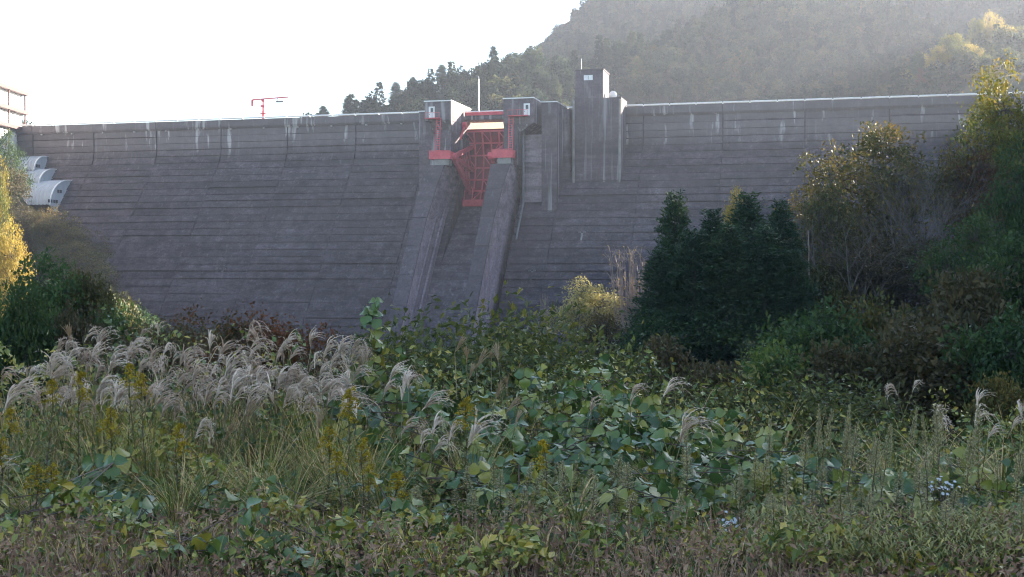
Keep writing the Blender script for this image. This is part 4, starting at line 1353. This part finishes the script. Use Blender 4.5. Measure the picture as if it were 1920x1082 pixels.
# rough grass: nobody could count the blades
r, x, y, px = field(38000, 31, 6.3, 13.6)
dens = np.interp(px, [-250, 0, 700, 900, 1100, 1500, 1920], [1, 1, 1, 0.75, 0.35, 0.3, 0.4])
k = r.random(len(x)) < dens
x, y, px = x[k], y[k], px[k]
gz = near_ground(x, y)
ct = canopy(x, y)
hgt = np.clip(ct - gz, 0.15, 2.2)
n = len(x)
base = np.stack([x, y, gz + np.maximum(0, hgt - 0.9) * r.uniform(0.2, 0.9, n)], -1)
L = np.minimum(hgt, 0.95) * r.uniform(0.6, 1.25, n)
tint = np.clip(r.choice([0.15, 0.35, 0.5, 0.8, 0.95], n, p=[0.25, 0.25, 0.18, 0.19, 0.13]) + r.normal(0, 0.06, n), 0, 1)
G().ribbons(base, r.uniform(0, 6.28, n), L, r.uniform(0.02, 0.35, n), r.uniform(0.3, 2.3, n), r.uniform(0.006, 0.015, n), tint, 5).build(
    'tall_grass', M['grass'], label='tangled green and straw-coloured tall grass filling the foreground', category='grass', kind='stuff')

r, x, y, px = field(3600, 39, 6.9, 12.5)
n = len(x)
gz, ct = near_ground(x, y), canopy(x, y)
base = np.stack([x, y, gz + 0.02], -1)
G().ribbons(base, r.uniform(0, 6.28, n), np.clip(ct - gz, 0.2, 1.6) * r.uniform(0.7, 1.22, n), np.abs(r.normal(0, 0.12, n)), r.normal(0.1, 0.2, n), r.uniform(0.004, 0.009, n), np.clip(r.normal(0.55, 0.25, n), 0, 1), 4).build(
    'dead_stalks', M['dry_grass'], label='thin dead brown stalks standing through the foreground growth', category='grass', kind='stuff')

# undergrowth of small leaves
for nm, cnt, seed, mt, p0, p1, sz, lab in (('undergrowth', 98000, 32, 'small_leaf', -850, 2770, 0.058, 'tangled small-leaved undergrowth across the foreground'),
                                         ('mugwort_cover', 38000, 33, 'weed', 850, 2770, 0.05, 'pale feathery weed cover in the right foreground'),
                                         ('withered_cover', 20000, 34, 'dry_grass', -850, 2770, 0.045, 'withered brown leaves low in the foreground')):
    r, x, y, px = field(cnt, seed, 6.15, 13.6, p0, p1)
    gz, ct = near_ground(x, y), canopy(x, y)
    depth = r.random(cnt) ** (1.6 if mt != 'dry_grass' else 0.7)
    hgt = np.maximum(ct - gz, 0.1)
    lump = 0.13 * np.sin(x * 4.1 + 2 * np.sin(y * 3.3)) + 0.10 * np.sin(x * 9.7 + y * 6.1)
    patch = 0.5 + 0.5 * np.sin(x * 2.3 + seed + 1.9 * np.sin(y * 1.9 + seed)) * np.sin(y * 2.9 + x * 1.3 + seed * 2)
    sel = r.random(cnt) < 0.18 + 1.1 * patch ** 1.5
    x, y, gz, ct, depth, hgt, lump = [q[sel] for q in (x, y, gz, ct, depth, hgt, lump)]
    cnt = len(x)
    px_ = 960 + FPX * x / y
    sel = ~((px_ > 1070) & (px_ < 1370) & (y < 8.7) & (y > 7.2) & (r.random(cnt) < 0.85))
    x, y, gz, ct, depth, hgt, lump = [q[sel] for q in (x, y, gz, ct, depth, hgt, lump)]
    cnt = len(x)
    z = np.maximum(ct + lump - 0.05 - depth * np.minimum(hgt, 0.8), gz + 0.02)
    C = np.stack([x, y, z], -1)
    L = sz * r.uniform(0.5, 1.7, cnt)
    D = unit(r.normal(0, 1, C.shape) + np.array([0, -0.4, -0.2]))
    N = unit(r.normal(0, 0.6, C.shape) + np.array([0, -0.5, 0.9]))
    tint = np.clip(0.42 + 0.28 * np.sin(x * 3.1 + y * 2.3) + r.normal(0, 0.26, cnt), 0, 1)
    G().leaves(C, D, N, L, L * (0.6 if mt == 'small_leaf' else 0.3), tint).build(nm, M[mt], label=lab, category='undergrowth', kind='stuff')

# russet short grass along the bottom
r, x, y, px = field(23000, 35, 5.0, 7.5, -900, 2820)
k = r.random(len(x)) < np.interp(y, [5, 6.6, 7.5], [1, 1, 0.2])
x, y = x[k], y[k]
n = len(x)
base = np.stack([x, y, near_ground(x, y)], -1)
G().ribbons(base, r.uniform(0, 6.28, n), r.uniform(0.05, 0.17, n) * (0.8 + 0.4 * np.sin(x * 2.2 + y)), r.uniform(0.0, 0.4, n), r.uniform(0.1, 1.3, n), r.uniform(0.004, 0.009, n),
            np.clip(0.45 + 0.3 * np.sin(x * 1.7) + r.normal(0, 0.22, n), 0, 1), 3).build('russet_grass', M['dry_grass'], label='short russet grass along the bottom of the picture', category='grass', kind='stuff')


# ---- silver grass
def plume_mesh(seed, n=14, ln=0.27, droop=2.3, tight=0.35):
    r = np.random.default_rng(seed)
    g = G()
    u = r.random(n) ** 0.8
    B = np.stack([0.02 * u, np.zeros(n), 0.15 * u], -1) + r.normal(0, 0.003, (n, 3))
    head = r.normal(0, tight, n)
    L = ln * r.uniform(0.75, 1.15, n) * (1.05 - 0.35 * u)
    ph0, ph1 = r.uniform(0.05, 0.5, n), droop * r.uniform(0.7, 1.15, n)
    t = np.clip(0.5 + r.normal(0, 0.22, n), 0, 1)
    g.ribbons(B, head, L, ph0, ph1, 0.013, t, 6, 1.1)
    g.ribbons(B, head, L, ph0, ph1, 0.010, np.clip(t + 0.1, 0, 1), 6, 1.1, roll=np.full(n, 1.2))
    # short silky hairs
    m = n * 10
    i = r.integers(0, n, m)
    v = r.uniform(0.1, 0.95, m)
    hx = np.zeros(m)
    hz = np.zeros(m)
    for k in range(8):
        ph = ph0[i] + ph1[i] * (v * (k + 0.5) / 8) ** 1.1
        hx += np.sin(ph) * L[i] * v / 8
        hz += np.cos(ph) * L[i] * v / 8
    C = np.stack([B[i, 0] + hx * np.cos(head[i]), B[i, 1] + hx * np.sin(head[i]), B[i, 2] + hz], -1)
    ph = ph0[i] + ph1[i] * v ** 1.1
    D = unit(np.stack([np.sin(ph) * np.cos(head[i]), np.sin(ph) * np.sin(head[i]), np.cos(ph)], -1) + r.normal(0, 0.55, (m, 3)))
    g.leaves(C, D, unit(r.normal(0, 1, (m, 3))), r.uniform(0.015, 0.035, m), 0.004, np.clip(t[i] + 0.2, 0, 1), 0.0)
    return g.mesh('plume', M['plume'])


PLUMES = [plume_mesh(800 + i, 12 + 2 * (i % 3), 0.27 + 0.03 * (i % 3), [2.3, 2.0, 2.6, 1.6, 2.8, 2.2][i], [0.35, 0.5, 0.25, 0.6, 0.3, 0.9][i]) for i in range(6)]
TIGHT = [plume_mesh(820 + i, 20, 0.28, 0.35, 0.5) for i in range(2)]
for m in TIGHT:
    m.materials.clear()
    m.materials.append(M['tan_plume'])
CLOSED = [plume_mesh(830 + i, 22, 0.24, 3.0, 0.22) for i in range(2)]

# (px, py of the plume's bend, side it leans to, kind)
pl = [(296, 605, 1, 0), (270, 612, 1, 0), (165, 612, 1, 0), (190, 630, 1, 0), (150, 650, 1, 0), (175, 655, 1, 0), (215, 645, 1, 0), (250, 635, 1, 0), (310, 640, 1, 0), (330, 655, 1, 0),
      (365, 640, 1, 0), (395, 625, 1, 0), (415, 645, 1, 0), (440, 660, 1, 0), (468, 612, 1, 0), (485, 630, 1, 0), (538, 622, 1, 0), (545, 690, 1, 2), (590, 625, 1, 0), (612, 645, 1, 0),
      (470, 690, 1, 0), (500, 690, 1, 0), (525, 700, 1, 0), (430, 700, 1, 2), (410, 715, 1, 2), (375, 720, 1, 2), (350, 690, 1, 0), (320, 690, 1, 0), (285, 665, 1, 0), (600, 710, 1, 0),
      (620, 725, 1, 0), (645, 740, 1, 0), (655, 680, 1, 2), (665, 750, 1, 0), (735, 690, 1, 0), (755, 715, 1, 0), (725, 715, 1, 0), (770, 700, 1, 0), (800, 735, 1, 0), (760, 780, 1, 0),
      (815, 775, 1, 0), (845, 790, 1, 0), (885, 800, 1, 0), (800, 800, 1, 0), (820, 810, 1, 0), (1115, 745, 1, 0), (1190, 725, 1, 0), (1285, 795, 1, 0), (1250, 712, 1, 0), (1675, 705, 1, 2),
      (1718, 700, 1, 0), (1756, 745, 1, 0), (1840, 735, 1, 0), (1835, 765, 1, 0), (1860, 785, 1, 0), (1905, 775, 1, 0), (1918, 745, 1, 0), (1765, 775, 1, 2),
      (10, 690, 1, 0), (25, 720, 1, 0), (50, 680, 1, 0), (15, 740, 1, 0), (75, 720, 1, 0), (100, 690, 1, 0), (120, 730, 1, 0), (5, 870, 1, 0), (310, 750, 1, 0), (330, 755, 1, 0), (375, 780, 1, 2),
      (340, 800, 1, 1), (110, 640, 1, 1), (130, 620, 1, 1), (860, 630, 1, 1), (920, 650, 1, 1), (932, 645, 1, 1), (900, 660, 1, 1), (885, 680, 1, 1), (950, 695, 1, 1), (935, 715, 1, 1), (875, 650, 1, 1),
      (958, 735, 1, 1), (970, 760, 1, 1), (690, 650, 1, 1), (710, 640, 1, 1), (680, 670, 1, 1), (470, 760, 1, 1), (600, 780, 1, 1), (425, 790, 1, 1)]
rr = np.random.default_rng(77)
for _ in range(95):
    pl.append((rr.uniform(60, 670), rr.uniform(640, 745), 1, int(rr.choice([0, 0, 0, 2]))))
cells = {}
for q in pl:
    cells.setdefault(int(q[0] // 75), []).append(q)
BLADES = []
for i in range(4):
    r = np.random.default_rng(850 + i)
    n = 90
    a = r.uniform(0, 6.28, n)
    base = np.stack([np.cos(a) * 0.12 * r.random(n), np.sin(a) * 0.12 * r.random(n), np.zeros(n)], -1)
    BLADES.append(G().ribbons(base, a + r.normal(0, 0.5, n), r.uniform(0.7, 1.35, n), r.uniform(0.05, 0.3, n), r.uniform(0.5, 2.2, n), r.uniform(0.006, 0.012, n),
                              np.clip(r.choice([0.2, 0.4, 0.55, 0.85], n, p=[0.25, 0.3, 0.2, 0.25]) + r.normal(0, 0.08, n), 0, 1), 7).mesh('leaf_blades', M['grass']))
order = sorted(cells)
for ci_, key in enumerate(order):
    qs = cells[key]
    # nearer plumes hang lower in the picture
    Ys = [float(np.interp(q[1], [600, 700, 800, 880], [12.6, 11.0, 9.2, 8.3])) + rr.uniform(-0.3, 0.3) for q in qs]
    pts = [P(q[0], q[1], Yq) for q, Yq in zip(qs, Ys)]
    cx, cy = np.mean([p[0] for p in pts]), np.mean(Ys)
    bz = ground_z(cx, cy)
    tight = all(q[3] == 1 for q in qs)
    root = empty('silver_grass', (cx, cy, bz), 0, label='%s silver grass clump with %s plumes, %s from the left' % (
        'tan upright' if tight else 'feathery', {1: 'one', 2: 'two', 3: 'three', 4: 'four', 5: 'five', 6: 'six'}.get(len(qs), 'many'), ordinal(ci_)),
        category='grass', group='silver grass clumps')
    for b in range(2 if len(qs) > 2 else 1):
        o = obj('leaf_blades', BLADES[rr.integers(0, 4)], root, (rr.normal(0, 0.12), rr.normal(0, 0.2), 0), kind='stuff')
        o.rotation_euler = (0, 0, rr.uniform(0, 6.28))
        zt = np.mean([p[2] for p in pts]) - bz
        sc = max(0.5, zt / 1.45)
        o.scale = (1, 1, sc)
    for q, p in zip(qs, pts):
        side, kind = q[2], q[3]
        loc = np.array([p[0] - cx, p[1] - cy, p[2] - bz])
        lean = (rr.normal(0.2, 0.6) if rr.random() < 0.82 else rr.uniform(0, 6.28)) if kind != 1 else rr.normal(0, 1.5)
        pb = loc - np.array([0.04 * math.cos(lean), 0.04 * math.sin(lean), 0.17])
        st = np.array([loc[0] * 0.25 + rr.normal(0, 0.1), loc[1] * 0.25 + rr.normal(0, 0.12), 0.0])
        mid = (st + pb) / 2 + np.array([-0.05 * math.cos(lean), -0.05 * math.sin(lean), 0.06])
        G().tube([st, mid, pb, pb + np.array([0.02, 0, 0.16])], [0.0045, 0.0035, 0.0028, 0.0015], 4, rr.random()).build('stem', M['culm'], root)
        me = (PLUMES[rr.integers(0, 6)] if kind == 0 else TIGHT[rr.integers(0, 2)] if kind == 1 else CLOSED[rr.integers(0, 2)])
        o = obj('plume', me, root, pb)
        s_ = rr.uniform(0.7, 1.25) * (0.6 if kind == 1 else 1.0) * (0.75 if q[0] > 1600 else 1.0)
        o.scale = (s_, s_, s_)
        o.rotation_euler = (rr.normal(0, 0.12), rr.normal(0.12, 0.15), lean)


# ---- grass clumps without plumes
gc = []
r = np.random.default_rng(860)
for _ in range(22):
    px = float(np.clip(r.normal(560, 330), -20, 1250))
    gc.append((px, float(np.interp(px, [0, 700, 1250], [745, 755, 800])) + r.uniform(0, 150)))
gc.sort()
for i, (px, py) in enumerate(gc):
    Y = float(np.interp(py, [740, 900], [10.2, 7.8])) + r.uniform(-0.2, 0.2)
    p = P(px, py, Y)
    gz = ground_z(p[0], p[1])
    h = max(0.35, p[2] - gz)
    root = empty('grass_clump', (p[0], p[1], gz), r.uniform(0, 6.28), label='arching green grass clump without plumes, %s from the left' % ordinal(i), category='grass', group='grass clumps without plumes')
    o = obj('leaf_blades', BLADES[i % 4], root, kind='stuff')
    o.scale = (0.7, 0.7, h / 0.95)

# ---- goldenrod
def goldenrod_parts(seed, H):
    r = np.random.default_rng(seed)
    stem, lv, fl = G(), G(), G()
    u = np.linspace(0, 1, 6)[:, None]
    path = np.array([0, 0, H]) * u + np.cumsum(r.normal(0, 0.012, (6, 3)), 0) * np.array([1, 1, 0])
    stem.tube(path, np.linspace(0.006, 0.0025, 6), 5, 0.6)
    n = int(95 * H)
    z = r.uniform(0.15, 0.88, n) * H
    a = r.uniform(0, 6.28, n)
    C = np.stack([np.interp(z, path[:, 2], path[:, 0]), np.interp(z, path[:, 2], path[:, 1]), z], -1)
    L = 0.10 * (1.1 - 0.55 * z / H) * r.uniform(0.7, 1.2, n)
    lv.ribbons(C, a, L, r.uniform(0.7, 1.1, n), r.uniform(0.3, 1.0, n), 0.014, r.uniform(0.1, 0.6, n), 3)
    top = path[-1]
    hh = 0.19
    C, T_ = [], []
    for _ in range(26):
        v = r.random()
        b = top - np.array([0, 0, hh * v])
        a = r.uniform(0, 6.28)
        l = 0.03 + 0.085 * v * r.uniform(0.6, 1.1)
        m = 26
        w = r.random(m)
        C.append(b + np.stack([np.cos(a) * l * w, np.sin(a) * l * w, 0.05 * w - 0.055 * w * w], -1) + r.normal(0, 0.004, (m, 3)))
        T_.append(np.clip(r.uniform(0.3, 0.7) + r.normal(0, 0.2, m), 0, 1))
    C, T_ = np.concatenate(C), np.concatenate(T_)
    fl.leaves(C, unit(r.normal(0, 1, C.shape) + np.array([0, 0, 0.5])), unit(r.normal(0, 1, C.shape)), 0.012, 0.010, T_)
    return [('stem', stem.mesh('stem', M['weed_stem'])), ('leaves', lv.mesh('leaves', M['weed'])), ('flower_head', fl.mesh('flower_head', M['goldenrod']))]


GP = [goldenrod_parts(900 + i, 1.0) for i in range(4)]
gr_ = sorted([(85, 712), (150, 702), (255, 682), (18, 770), (205, 765), (335, 800), (102, 868), (62, 872), (655, 728), (612, 800), (640, 848), (682, 825), (698, 868), (732, 885), (1020, 830), (875, 745), (268, 700), (5, 820)])
for i, (px, py) in enumerate(gr_):
    Y = float(np.interp(py, [680, 760, 830, 900], [9.6, 8.9, 8.3, 7.9]))
    p = P(px, py, Y)
    gz = ground_z(p[0], p[1])
    h = p[2] - gz
    root = empty('goldenrod', (p[0], p[1], gz), rr.uniform(0, 6.28), label='yellow-flowered goldenrod in the field, %s from the left' % ordinal(i), category='flower', group='goldenrod plants')
    sz = max(0.75, h) if h > 0.75 else h
    for nm, me in GP[i % 4]:
        o = obj(nm, me, root)
        if nm == 'flower_head':
            # keep the head's own size while the stem stretches
            k = min(1.3, max(0.9, Y / 8.0)) * rr.uniform(0.85, 1.15)
            o.scale = (k, k, k)
            o.location = (0, 0, h - k)
        else:
            o.scale = (1, 1, h)


# ---- kudzu
def kudzu_leaf(seed):
    r = np.random.default_rng(seed)
    g = G()
    for ang, off, sz in ((0.0, 0.045, 1.0), (1.75, 0.0, 0.92), (-1.75, 0.0, 0.92)):
        s = 0.125 * sz
        k = 6
        u = np.linspace(0, 1, k)
        w = s * 0.52 * np.sin(np.pi * u ** 0.72) ** 0.8 + 0.002
        sag = -0.42 * s * u ** 2 + r.normal(0, 0.006, k)
        lift = r.uniform(0.1, 0.55) * w + r.normal(0, 0.003, k)
        cs, sn = math.cos(ang), math.sin(ang)
        ctr = np.stack([off + 0 * u + u * s, 0 * u, sag], -1)
        left = ctr + np.stack([0 * u, w, lift], -1)
        rig = ctr + np.stack([0 * u, -w, lift], -1)
        v = np.concatenate([left, ctr, rig])
        v[:, :2] = v[:, :2] @ np.array([[cs, sn], [-sn, cs]])
        f = [(i, i + 1, k + i + 1, k + i) for i in range(k - 1)] + [(k + i, k + i + 1, 2 * k + i + 1, 2 * k + i) for i in range(k - 1)]
        g.add(v, f, np.clip(r.normal(0.42, 0.14), 0, 1))
    g.tube([(-0.09, 0, -0.03), (0, 0, 0), (0.045, 0, 0)], 0.0025, 3, 0.8)
    return g.mesh('leaf', M['kudzu'], smooth=True)


KL = [kudzu_leaf(950 + i) for i in range(6)]
kud = [(40, 985, 7.6, 0.35, 0.25, 26, 0.0), (140, 985, 7.7, 0.35, 0.25, 26, 0.0), (225, 1000, 7.5, 0.25, 0.2, 18, 0.0), (180, 870, 8.3, 0.30, 0.3, 22, 0.1), (270, 900, 8.1, 0.22, 0.25, 16, 0.05),
       (215, 805, 9.0, 0.18, 0.2, 10, 0.1), (445, 890, 8.4, 0.35, 0.3, 24, 0.0), (560, 930, 8.0, 0.3, 0.3, 20, 0.0), (330, 1040, 6.9, 0.30, 0.2, 18, 0.05), (440, 1055, 6.7, 0.35, 0.2, 22, 0.05),
       (690, 1020, 7.1, 0.25, 0.15, 16, 0.1), (730, 960, 7.7, 0.3, 0.2, 18, 0.0), (640, 720, 11.2, 0.4, 0.4, 26, 0.1), (730, 690, 11.6, 0.45, 0.4, 34, 0.15), (830, 700, 11.4, 0.5, 0.4, 44, 0.15),
       (700, 635, 11.9, 0.18, 0.2, 22, 0.5), (930, 745, 11.0, 0.5, 0.4, 44, 0.1), (1050, 690, 11.6, 0.35, 0.4, 36, 0.25), (1010, 800, 10.2, 0.5, 0.4, 44, 0.05), (1110, 770, 10.6, 0.5, 0.4, 46, 0.1),
       (1180, 720, 11.2, 0.5, 0.45, 52, 0.15), (1270, 760, 10.8, 0.5, 0.45, 50, 0.12), (1210, 830, 9.8, 0.5, 0.4, 46, 0.05), (1340, 800, 10.3, 0.5, 0.45, 48, 0.1), (1430, 820, 10.2, 0.5, 0.45, 46, 0.08),
       (1330, 880, 9.1, 0.4, 0.35, 34, 0.05), (950, 880, 8.9, 0.45, 0.35, 38, 0.0), (1050, 920, 8.5, 0.45, 0.35, 36, 0.0), (1160, 930, 8.4, 0.45, 0.35, 34, 0.0), (850, 860, 9.1, 0.35, 0.3, 22, 0.0),
       (1500, 860, 9.6, 0.45, 0.4, 32, 0.0), (1590, 880, 9.4, 0.45, 0.4, 30, 0.0), (1690, 880, 9.4, 0.45, 0.4, 32, 0.0), (1790, 900, 9.0, 0.45, 0.4, 32, 0.0), (1880, 860, 9.5, 0.4, 0.4, 30, 0.05),
       (1660, 960, 8.3, 0.4, 0.3, 22, 0.0), (1850, 960, 8.3, 0.4, 0.3, 24, 0.0), (790, 760, 10.4, 0.35, 0.35, 22, 0.05)]
kud.sort(key=lambda q: q[0])
for i, (px, py, Y, sx, sy, n, up) in enumerate(kud):
    c = P(px, py, Y)
    gz0 = ground_z(c[0], c[1])
    root = empty('kudzu_vine', (c[0], c[1], gz0), 0, label='kudzu vine with broad three-part leaves, %s from the left among the vines' % ordinal(i), category='vine', group='kudzu vines')
    r = np.random.default_rng(1000 + i)
    pts = []
    n = int(n * (0.4 if px < 600 else 1.05))
    for k in range(n):
        x, y = c[0] + r.normal(0, sx * 0.8), Y + r.normal(0, sy)
        y = max(y, 6.3)
        z = float(canopy(x, max(y, 7.2))) + up * r.random() + 0.09 * r.normal() - 0.01
        z = max(z, ground_z(x, y) + 0.06)
        if up > 0.4:
            x, y, z = c[0] + r.normal(0, 0.06) + 0.04 * math.sin(k), Y + r.normal(0, 0.08), c[2] - 0.45 + 0.85 * k / n
        pts.append((x - c[0], y - Y, z - gz0))
        o = obj('leaf', KL[r.integers(0, 6)], root, pts[-1])
        o.rotation_euler = Euler((r.normal(0.0, 0.55), r.normal(0.6, 0.5), r.normal(-1.57, 1.3)))
        s_ = r.uniform(0.45, 1.0)
        o.scale = (s_, s_, s_)
    pts = np.array(pts)
    st = G()
    for k in range(5):
        ii = r.choice(len(pts), 3, replace=False)
        q = pts[ii[np.argsort(pts[ii, 2])]]
        st.tube(np.concatenate([[[r.normal(0, 0.1), r.normal(0, 0.1), 0]], q]), 0.004, 4, 0.3)
    st.build('stem', M['weed_stem'], root)


# ---- tall seeding weeds on the right
def weed_parts(seed):
    r = np.random.default_rng(seed)
    stem, lv, hd = G(), G(), G()
    u = np.linspace(0, 1, 5)[:, None]
    path = np.array([0, 0, 1.0]) * u + np.cumsum(r.normal(0, 0.014, (5, 3)), 0) * np.array([1, 1, 0])
    stem.tube(path, np.linspace(0.005, 0.002, 5), 4, r.random())
    n = 80
    z = r.uniform(0.25, 0.98, n)
    a = r.uniform(0, 6.28, n)
    C = np.stack([np.interp(z, path[:, 2], path[:, 0]), np.interp(z, path[:, 2], path[:, 1]), z], -1)
    lv.ribbons(C, a, 0.075 * (1.15 - 0.7 * z) * r.uniform(0.7, 1.3, n), r.uniform(0.6, 1.2, n), r.uniform(0.2, 1.0, n), 0.011, np.clip(0.35 + 0.5 * z + r.normal(0, 0.15, n), 0, 1), 3)
    m = 190
    v = r.random(m) ** 0.8
    zz_ = 1.02 - 0.34 * v
    a = r.uniform(0, 6.28, m)
    rad = 0.045 * v * r.random(m) ** 0.5 + 0.003
    C = np.stack([np.interp(zz_, path[:, 2], path[:, 0]) + np.cos(a) * rad, np.interp(zz_, path[:, 2], path[:, 1]) + np.sin(a) * rad, zz_], -1)
    hd.leaves(C, unit(np.stack([np.cos(a) * 0.7, np.sin(a) * 0.7, np.ones(m)], -1)), unit(r.normal(0, 1, C.shape)), 0.026, 0.009, r.random(m))
    return [('stem', stem.mesh('stem', M['weed_stem'])), ('leaves', lv.mesh('leaves', M['weed'])), ('seed_head', hd.mesh('seed_head', M['seed_head']))]


WP = [weed_parts(1100 + i) for i in range(5)]
r = np.random.default_rng(1200)
weeds = []
for _ in range(58):
    px = float(np.clip(r.normal(1660, 230), 1180, 1980))
    weeds.append((px, float(np.clip(r.normal(880, 75), 765, 1010))))
for _ in range(26):
    weeds.append((r.uniform(760, 1300), r.uniform(850, 960)))
weeds.sort()
n_right = sum(1 for w_ in weeds if w_[0] > 1400)
n_mid = len(weeds) - n_right
for wi, (px, py) in enumerate(weeds):
    Y = float(np.interp(py, [780, 1000], [9.0, 7.0])) + r.uniform(-0.3, 0.3)
    p = P(px, py, Y)
    gz = ground_z(p[0], p[1])
    h = max(0.3, p[2] - gz)
    right = px > 1400
    root = empty('weed_stalk', (p[0], p[1], gz), r.uniform(0, 6.28), label='slender pale seeding weed stalk in the right foreground, %s from the right' % ordinal(len(weeds) - 1 - wi) if right else 'slender pale seeding weed stalk in front of the central kudzu, %s from the left' % ordinal(wi),
                 category='weed', group='weed stalks at right' if right else 'weed stalks at centre')
    wq = r.uniform(0.55, 1.05)
    root.scale = (wq, wq, h)
    root.rotation_euler = (r.normal(0, 0.07), r.normal(0, 0.07), r.uniform(0, 6.28))
    for nm, me in WP[r.integers(0, 5)]:
        obj(nm, me, root)

# low fresh weeds in front on the right
r, x, y, px = field(1800, 36, 6.2, 7.6, 1400, 2770)
C0 = np.stack([x, y, near_ground(x, y)], -1)
g = G()
n = len(x)
for k in range(6):
    z = r.uniform(0.02, 0.20, n)
    g.ribbons(C0 + np.stack([r.normal(0, 0.01, n), r.normal(0, 0.01, n), z], -1), r.uniform(0, 6.28, n), r.uniform(0.03, 0.07, n), r.uniform(0.5, 1.1, n), r.uniform(0.1, 0.9, n), 0.012, np.clip(r.normal(0.5, 0.2, n), 0, 1), 2)
g.build('low_weeds', M['weed'], label='low fresh green weeds along the bottom right', category='weed', kind='stuff')

# litter and seedlings over the front strip
for nm, cnt, seed, mt, lab in (('leaf_litter', 16000, 37, 'dry_grass', 'fallen russet leaves and stalks along the bottom of the picture'), ('seedlings', 5000, 38, 'small_leaf', 'scattered green seedlings along the bottom of the picture')):
    r, x, y, px = field(int(cnt * 1.45), seed, 5.4, 7.6, -900, 2820)
    clump = 0.5 + 0.5 * np.sin(x * 5.3 + 1.7 * np.sin(y * 4.1)) * np.sin(y * 6.7 + x * 1.9)
    k = r.random(len(x)) < 0.25 + 0.75 * clump
    x, y, clump = x[k], y[k], clump[k]
    n = len(x)
    C = np.stack([x, y, near_ground(x, y) + r.random(n) * (0.05 + 0.22 * clump)], -1)
    L = r.uniform(0.02, 0.055, n)
    G().leaves(C, unit(r.normal(0, 1, C.shape) + np.array([0, 0, 0.3])), unit(r.normal(0, 0.7, C.shape) + np.array([0, -0.4, 0.8])), L, L * 0.4, np.clip(0.2 + 0.5 * clump + r.normal(0, 0.2, n), 0, 1)).build(nm, M[mt], label=lab, category='undergrowth', kind='stuff')

# ---- white asters
for i, (px, py, Y, nfl, lab) in enumerate(((1768, 912, 8.3, 26, 'small white aster cluster among the weeds near the right edge'), (1365, 985, 7.5, 22, 'small white aster cluster at the foot of the kudzu'))):
    p = P(px, py, Y)
    gz = ground_z(p[0], p[1])
    root = empty('white_aster', (p[0], p[1], gz), 0, label=lab, category='flower')
    r = np.random.default_rng(1300 + i)
    sm = G()
    for k in range(nfl):
        q = np.array([r.normal(0, 0.07), r.normal(0, 0.06), p[2] - gz + r.normal(0, 0.025)])
        sm.tube([(r.normal(0, 0.02), 0, 0), q * np.array([0.6, 0.6, 0.7]), q], 0.0016, 3, 0.4)
        f = G()
        for a in np.linspace(0, 6.28, 9)[:-1]:
            f.leaves(np.array([[0, 0, 0]]), np.array([[math.cos(a), math.sin(a), 0.15]]), np.array([[0, 0, 1.0]]), 0.014, 0.007, 0.6)
        f.leaves(np.zeros((3, 3)), unit(r.normal(0, 1, (3, 3))), np.tile([0, 0, 1.0], (3, 1)), 0.004, 0.004, 0.0)
        o = f.build('blossom', M['white_petal'], root)
        o.location = q
        o.rotation_euler = (r.normal(0.7, 0.4), r.normal(0, 0.4), 0)
    sm.build('stem', M['weed_stem'], root)

# ------------------------------------------------------------------ haze
m, nt, out = new_mat('haze')
pv = node(nt, 'ShaderNodeVolumePrincipled', {'Color': (0.80, 0.86, 1.0, 1), 'Density': HAZE_DENSITY, 'Anisotropy': 0.55})
nt.links.new(pv.outputs[0], out.inputs['Volume'])
G().box((-705, -305, -20), (805, 1105, 300)).build('haze', m, kind='stuff', label='thin bright morning haze over the valley')
